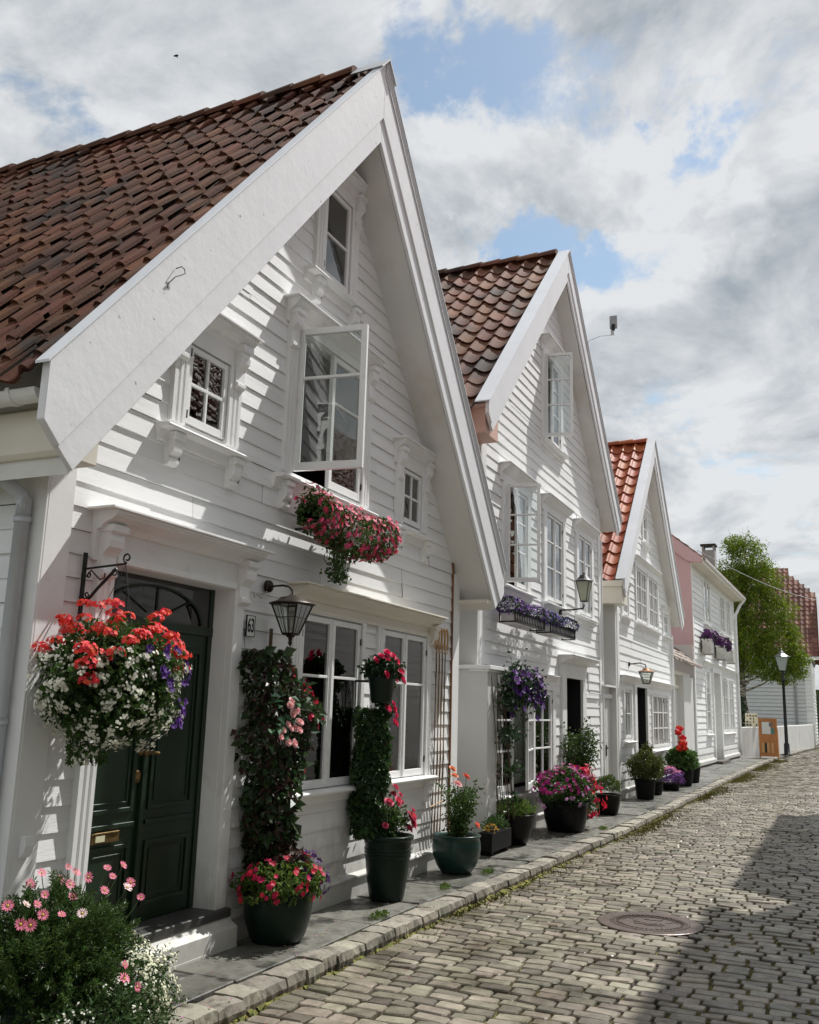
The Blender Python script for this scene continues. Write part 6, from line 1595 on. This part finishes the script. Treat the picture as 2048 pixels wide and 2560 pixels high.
# ---------------------------------------------------------------- weeds at the kerb
for (x, y, lab, s) in ((7.42,-0.62,'small green weed clump on the kerb beside the tall rose pot',1.0),(8.9,-0.60,'low weed tuft between the pots at the kerb edge',0.7),(9.95,-0.66,'weed tuft at the kerb before the teal rose pot',0.9),(14.6,-0.85,'yellowish weed tuft on the kerb below the petunias',1.0)):
    r = random.Random(int(x*10)); g = G(); leaves(g, r, int(150*s), lambda q: ell(q,(x,y,0.0),(0.17*s,0.06*s,0.035),0.1,None,0.0), 0.030, 0.012, -0.7); o = obj('weed_clump', g, L_LIGHT, None, org=(x,y,0)); 
    me = o.data
    for v in me.vertices: pass
    tag(o, lab, 'weed', 'weeds growing at the kerb')
# ================================================================= FAR END OF THE STREET
M_WALLR = mat('rendered_garden_wall', (0.60,0.60,0.58), 0.7, var=0.08, vscale=1.5, col2=(0.40,0.39,0.33), c2scale=2, c2lo=0.55, c2hi=0.75, c2stretch=(2,2,0.4))
gw = thing('garden_wall', 'low white rendered garden wall behind the lamp post and wooden board', 'wall', (45, -0.25, 0))
g = G()
P = [(44.9,-0.15),(47.2,-0.75),(52,-1.30),(58,-1.95),(66.0,-2.72)]
for (a, b), (c, d) in zip(P, P[1:]):
    k = len(g.v)
    for (x, y) in ((a,b),(c,d),(c,d+0.22),(a,b+0.22)): g.v.append((x,y,-0.1))
    for (x, y) in ((a,b),(c,d),(c,d+0.22),(a,b+0.22)): g.v.append((x,y,1.30+(x-45)*0.006))
    for f in ((4,5,6,7),(0,1,5,4),(1,2,6,5),(2,3,7,6),(3,0,4,7)): g.f.append(tuple(k+i for i in f))
obj('wall', g, M_WALLR, gw, bevel=0.02)
g = G(); g.q((44.9,0.1,0.0),(66,-2.6,0.0),(66,14,0.0),(44.9,14,0.0)); struct('garden_lawn', g, mat('garden_grass',(0.05,0.08,0.02),0.9,var=.4,vscale=1))
# poster sign on the wall
sg = thing('picture_sign', 'cream picture sign standing on the garden wall beside the wooden board', 'sign', (46.9, -0.45, 1.31))
g = G(); g.box(46.9,46.94,-0.76,-0.22,1.31,1.93); obj('sign_panel', g, mat('cream_panel',(0.62,0.58,0.42),0.7), sg)
r = random.Random(401); g = G()
for i in range(4):
    for k in range(4):
        if r.random() < 0.7: y = -0.74+0.13*i; z = 1.35+0.145*k; g.box(46.893,46.90,y,y+r.uniform(.05,.1),z,z+r.uniform(.05,.11))
obj('pictures', g, mat('dark_pictures',(0.10,0.08,0.07),0.8,island=.9), sg)
# wooden information stand
ib = thing('information_stand', 'orange brown wooden information stand with posted papers on the pavement', 'notice board', (45, -1.3, 0))
M_ORW = mat('varnished_orange_wood', (0.42,0.165,0.045), 0.45, var=0.25, vscale=3, stretch=(1,1,0.3), bump=.002, bscale=20)
g = G(); g.box(45.0,45.06,-1.69,-0.92,0.08,1.68); obj('board', g, M_ORW, ib)
g = G(); g.box(44.98,45.0,-1.69,-1.62,0.08,1.68); g.box(44.98,45.0,-0.99,-0.92,0.08,1.68); g.box(44.98,45.0,-1.62,-0.99,1.60,1.68); g.box(44.98,45.0,-1.62,-0.99,0.08,0.2); g.box(44.97,45.08,-1.70,-0.91,1.68,1.72); obj('frame', g, M_ORW, ib)
g = G(); g.prism([(45.06,0.0),(45.5,0.0),(45.5,0.9),(45.3,1.25),(45.06,1.3)],'y',-1.70,-1.66); obj('side_panel', g, M_ORW, ib)
g = G(); g.prism([(45.06,0.0),(45.5,0.0),(45.5,0.9),(45.3,1.25),(45.06,1.3)],'y',-0.95,-0.91); obj('side_panel', g, M_ORW, ib)
g = G()
for y in (-1.52,-1.34,-1.12): g.box(44.985,45.0,y,y+0.10,0.24,0.66)
obj('slat', g, mat('pale_wood',(0.52,0.30,0.12),0.5), ib)
g = G(); g.box(44.99,45.0,-1.24,-1.15,0.24,0.66); obj('slot', g, M_DARK, ib)
g = G(); g.box(44.99,45.0,-1.42,-1.06,1.04,1.56); obj('paper', g, mat('white_paper',(0.62,0.62,0.60),0.7), ib)
g = G(); g.box(44.985,44.99,-1.50,-1.36,1.36,1.54); obj('picture', g, mat('grey_photo',(0.14,0.13,0.13),0.6), ib)
g = G(); g.box(44.985,44.99,-1.56,-1.44,1.06,1.30); obj('leaflet', g, mat('teal_leaflet',(0.04,0.20,0.17),0.6), ib)
# street lamp
M_LAMPM = mat('lamp_head_metal',(0.16,0.17,0.16),0.35,metal=.7)
lp = thing('street_lamp', 'black cast iron street lamp with glazed lantern head at the far kerb', 'street lamp', (50, -1.81, 0))
g = G(); g.lathe([(0.28,0),(0.28,0.04),(0.14,0.06),(0.13,0.5),(0.11,0.55),(0.085,0.6),(0.065,3.5),(0.10,3.55),(0.10,3.62),(0.06,3.68),(0.05,3.9),(0.09,4.0),(0.0001,4.02)], (50,-1.81,0), 14); obj('post', g, M_IRON, lp, smooth=True)
g = G()
for s in (-1, 1): g.tube([(50,-1.81,3.75),(50,-1.81+s*0.12,3.85),(50,-1.81+s*0.15,4.0),(50,-1.81+s*0.14,4.08)], 0.022, 6)
obj('lamp_arm', g, M_IRON, lp)
square_lantern(lp, (50,-1.80,4.72), 0.56, 0.28, 0.66, M_LAMPM, mat('lamp_glass_grey',(0.42,0.47,0.45),0.15,transl=.3), bars=0)
g = G(); g.lathe([(0.0001,0.42),(0.03,0.40),(0.03,0.33),(0.07,0.31),(0.10,0.25),(0.14,0.23),(0.16,0.17),(0.40,0.02),(0.41,0.0),(0.0001,0.0)], (50,-1.80,4.72), 8); obj('lamp_lid', g, M_LAMPM, lp)
# tree
te = thing('birch_tree', 'tall bright green tree with pale trunk behind the garden wall', 'tree', (50, 0.0, 0))
r = random.Random(500)
M_BIRCH = mat('birch_bark', (0.36,0.33,0.27), 0.8, var=0.3, vscale=3, col2=(0.045,0.035,0.028), c2scale=3.5, c2lo=0.46, c2hi=0.58, stretch=(1,1,2.5), bump=.01, bscale=8)
g = G(); g.tube([(50,0.0,-0.2),(50.05,0.0,1.2),(50,0.16,2.6),(50.02,0.12,4.2),(50.1,-0.05,6.5),(50.0,-0.25,9.0)], 0.32, 10, 0.05)
for i in range(26):
    z0 = 2.9+6.0*i/26; a = r.uniform(0, 6.28); L = r.uniform(0.8, 1.9); p0 = Vector((50.02,0.05,z0)); p1 = p0+Vector((cos(a)*L,sin(a)*L,L*0.55)); g.tube([p0, p0.lerp(p1,.5)+Vector((0,0,-.1)), p1], 0.055*(1.2-i/40), 5, 0.012)
for i in range(14):
    a = r.uniform(0, 6.28); x, y = 50+0.9*cos(a)*r.random(), -0.35+0.9*sin(a)*r.random(); g.tube([(x,y,9.6),(x+r.uniform(-.1,.1),y+r.uniform(-.1,.1),10.6+r.uniform(-.2,.7))], 0.012, 4, 0.004)
obj('trunk', g, M_BIRCH, te)
lobes = [((50,-0.4,9.6),(1.2,1.05,1.25)),((49.7,0.55,8.6),(1.2,1.0,0.8)),((50,-0.9,8.4),(1.3,1.15,1.0)),((49.6,0.0,7.3),(1.2,1.2,1.2)),((50,-1.7,6.9),(1.2,0.95,0.9)),((50,-0.2,5.6),(1.5,1.3,1.2)),((49.8,-1.8,5.3),(1.3,1.15,1.1)),((50,-0.9,4.3),(1.4,1.2,0.8)),((49.8,-2.35,4.5),(1.0,0.75,0.8)),((50,0.7,5.0),(1.0,0.7,1.3)),((49.8,0.6,6.6),(1.0,0.7,1.0)),((49.8,-2.0,3.8),(0.9,0.8,0.5)),((49.9,0.1,10.4),(0.6,0.6,0.6)),((49.9,0.45,3.9),(0.8,0.5,0.5))]
g = G()
for c, rad in lobes:
    n = int(1900*rad[0]*rad[1]*rad[2]) + 500
    ncl = n//16
    for _ in range(ncl):
        p, d = ell(r, c, rad, 0.35)
        for _k in range(16):
            q = p + Vector((r.gauss(0,.13), r.gauss(0,.13), r.gauss(0,.10))); leaf(g, q, (d*0.5+rdir(r)+Vector((0,0,-.5))), rdir(r), 0.14*r.uniform(.7,1.2), 0.062)
obj('crown', g, L_TREE, te); te.location = (52.6, 0.22, 0); te.scale = (1.05, 1.05, 1.05)
ub = thing('evergreen_shrub', 'dark evergreen shrub behind the garden wall left of the birch trunk', 'shrub', (48.5, 0.75, 0))
g = G(); g.tube([(48.5,0.75,0),(48.5,0.75,2.0)],0.06,6); obj('stem', g, M_STICK, ub)
g = G(); leaves(g, r, 4200, lambda q: ell(q,(48.6,0.55,2.1),(0.9,0.62,1.35),0.35), 0.16, 0.08); obj('foliage', g, L_DARK, ub)
# cable
g = G(); pts = [(33.6+26.4*t, 0.1-3.6*t-0.1, 7.45+1.2*t-0.7*sin(pi*t)*0.4) for t in [i/14 for i in range(15)]]; g.tube(pts, 0.014, 5); o = obj('overhead_cable', g, M_ZINC, None, org=(33.6,0,7.4)); tag(o, 'thin overhead cable running from the far eaves across the tree', 'cable')
# antenna
an = thing('antenna', 'small flat grey antenna on a thin arm on the right edge of the second gable', 'antenna', (16.45, -0.25, 8.7))
g = G(); g.tube([(16.48,-0.26,8.62),(16.50,-0.28,8.66),(16.50,-0.50,8.72),(16.52,-0.72,8.72)],0.006,5); g.tube([(16.48,-0.27,8.66),(16.47,-0.27,8.30)],0.004,4); g.box(16.50,16.54,-0.76,-0.70,8.72,8.86); obj('arm', g, M_ZINC, an)
g = G(); g.box(16.50,16.53,-0.82,-0.68,8.84,9.10); obj('panel', g, mat('antenna_grey',(0.30,0.30,0.32),0.5), an, bevel=.004)
g = G(); g.box(16.48,16.51,-0.78,-0.72,8.80,8.92); obj('bracket', g, M_IRON, an)
# bird
bd = G(); c = Vector((22.0, 15.24, 23.46))
bd.tube([c+Vector((-.07,0,0)),c+Vector((-.02,0,.01)),c+Vector((.03,0,.01)),c+Vector((.07,0,0))],0.022,6,0.01)
bd.q(tuple(c+Vector((-.06,0,.03))),tuple(c+Vector((.06,0,.03))),tuple(c+Vector((0,.10,.02))),tuple(c+Vector((-.05,.09,.02)))); bd.q(tuple(c+Vector((-.06,0,.03))),tuple(c+Vector((.06,0,.03))),tuple(c+Vector((0,-.10,.02))),tuple(c+Vector((-.05,-.09,.02))))
o = obj('bird', bd, M_IRON, None, org=tuple(c)); tag(o, 'tiny dark bird flying high against the clouds at upper left', 'bird')
# soft hedge and houses beyond the bend are hidden; a hill line closes the view
g = G()
for i in range(24):
    a = i*15; 
g.box(86,86.5,-40,60,-0.3,4.2); struct('hill', g, mat('far_hill',(0.05,0.07,0.03),0.9,var=.4,vscale=.3))
print('built', len(bpy.data.objects), 'objects', sum(len(o.data.polygons) for o in bpy.data.objects if o.type=='MESH'), 'faces')
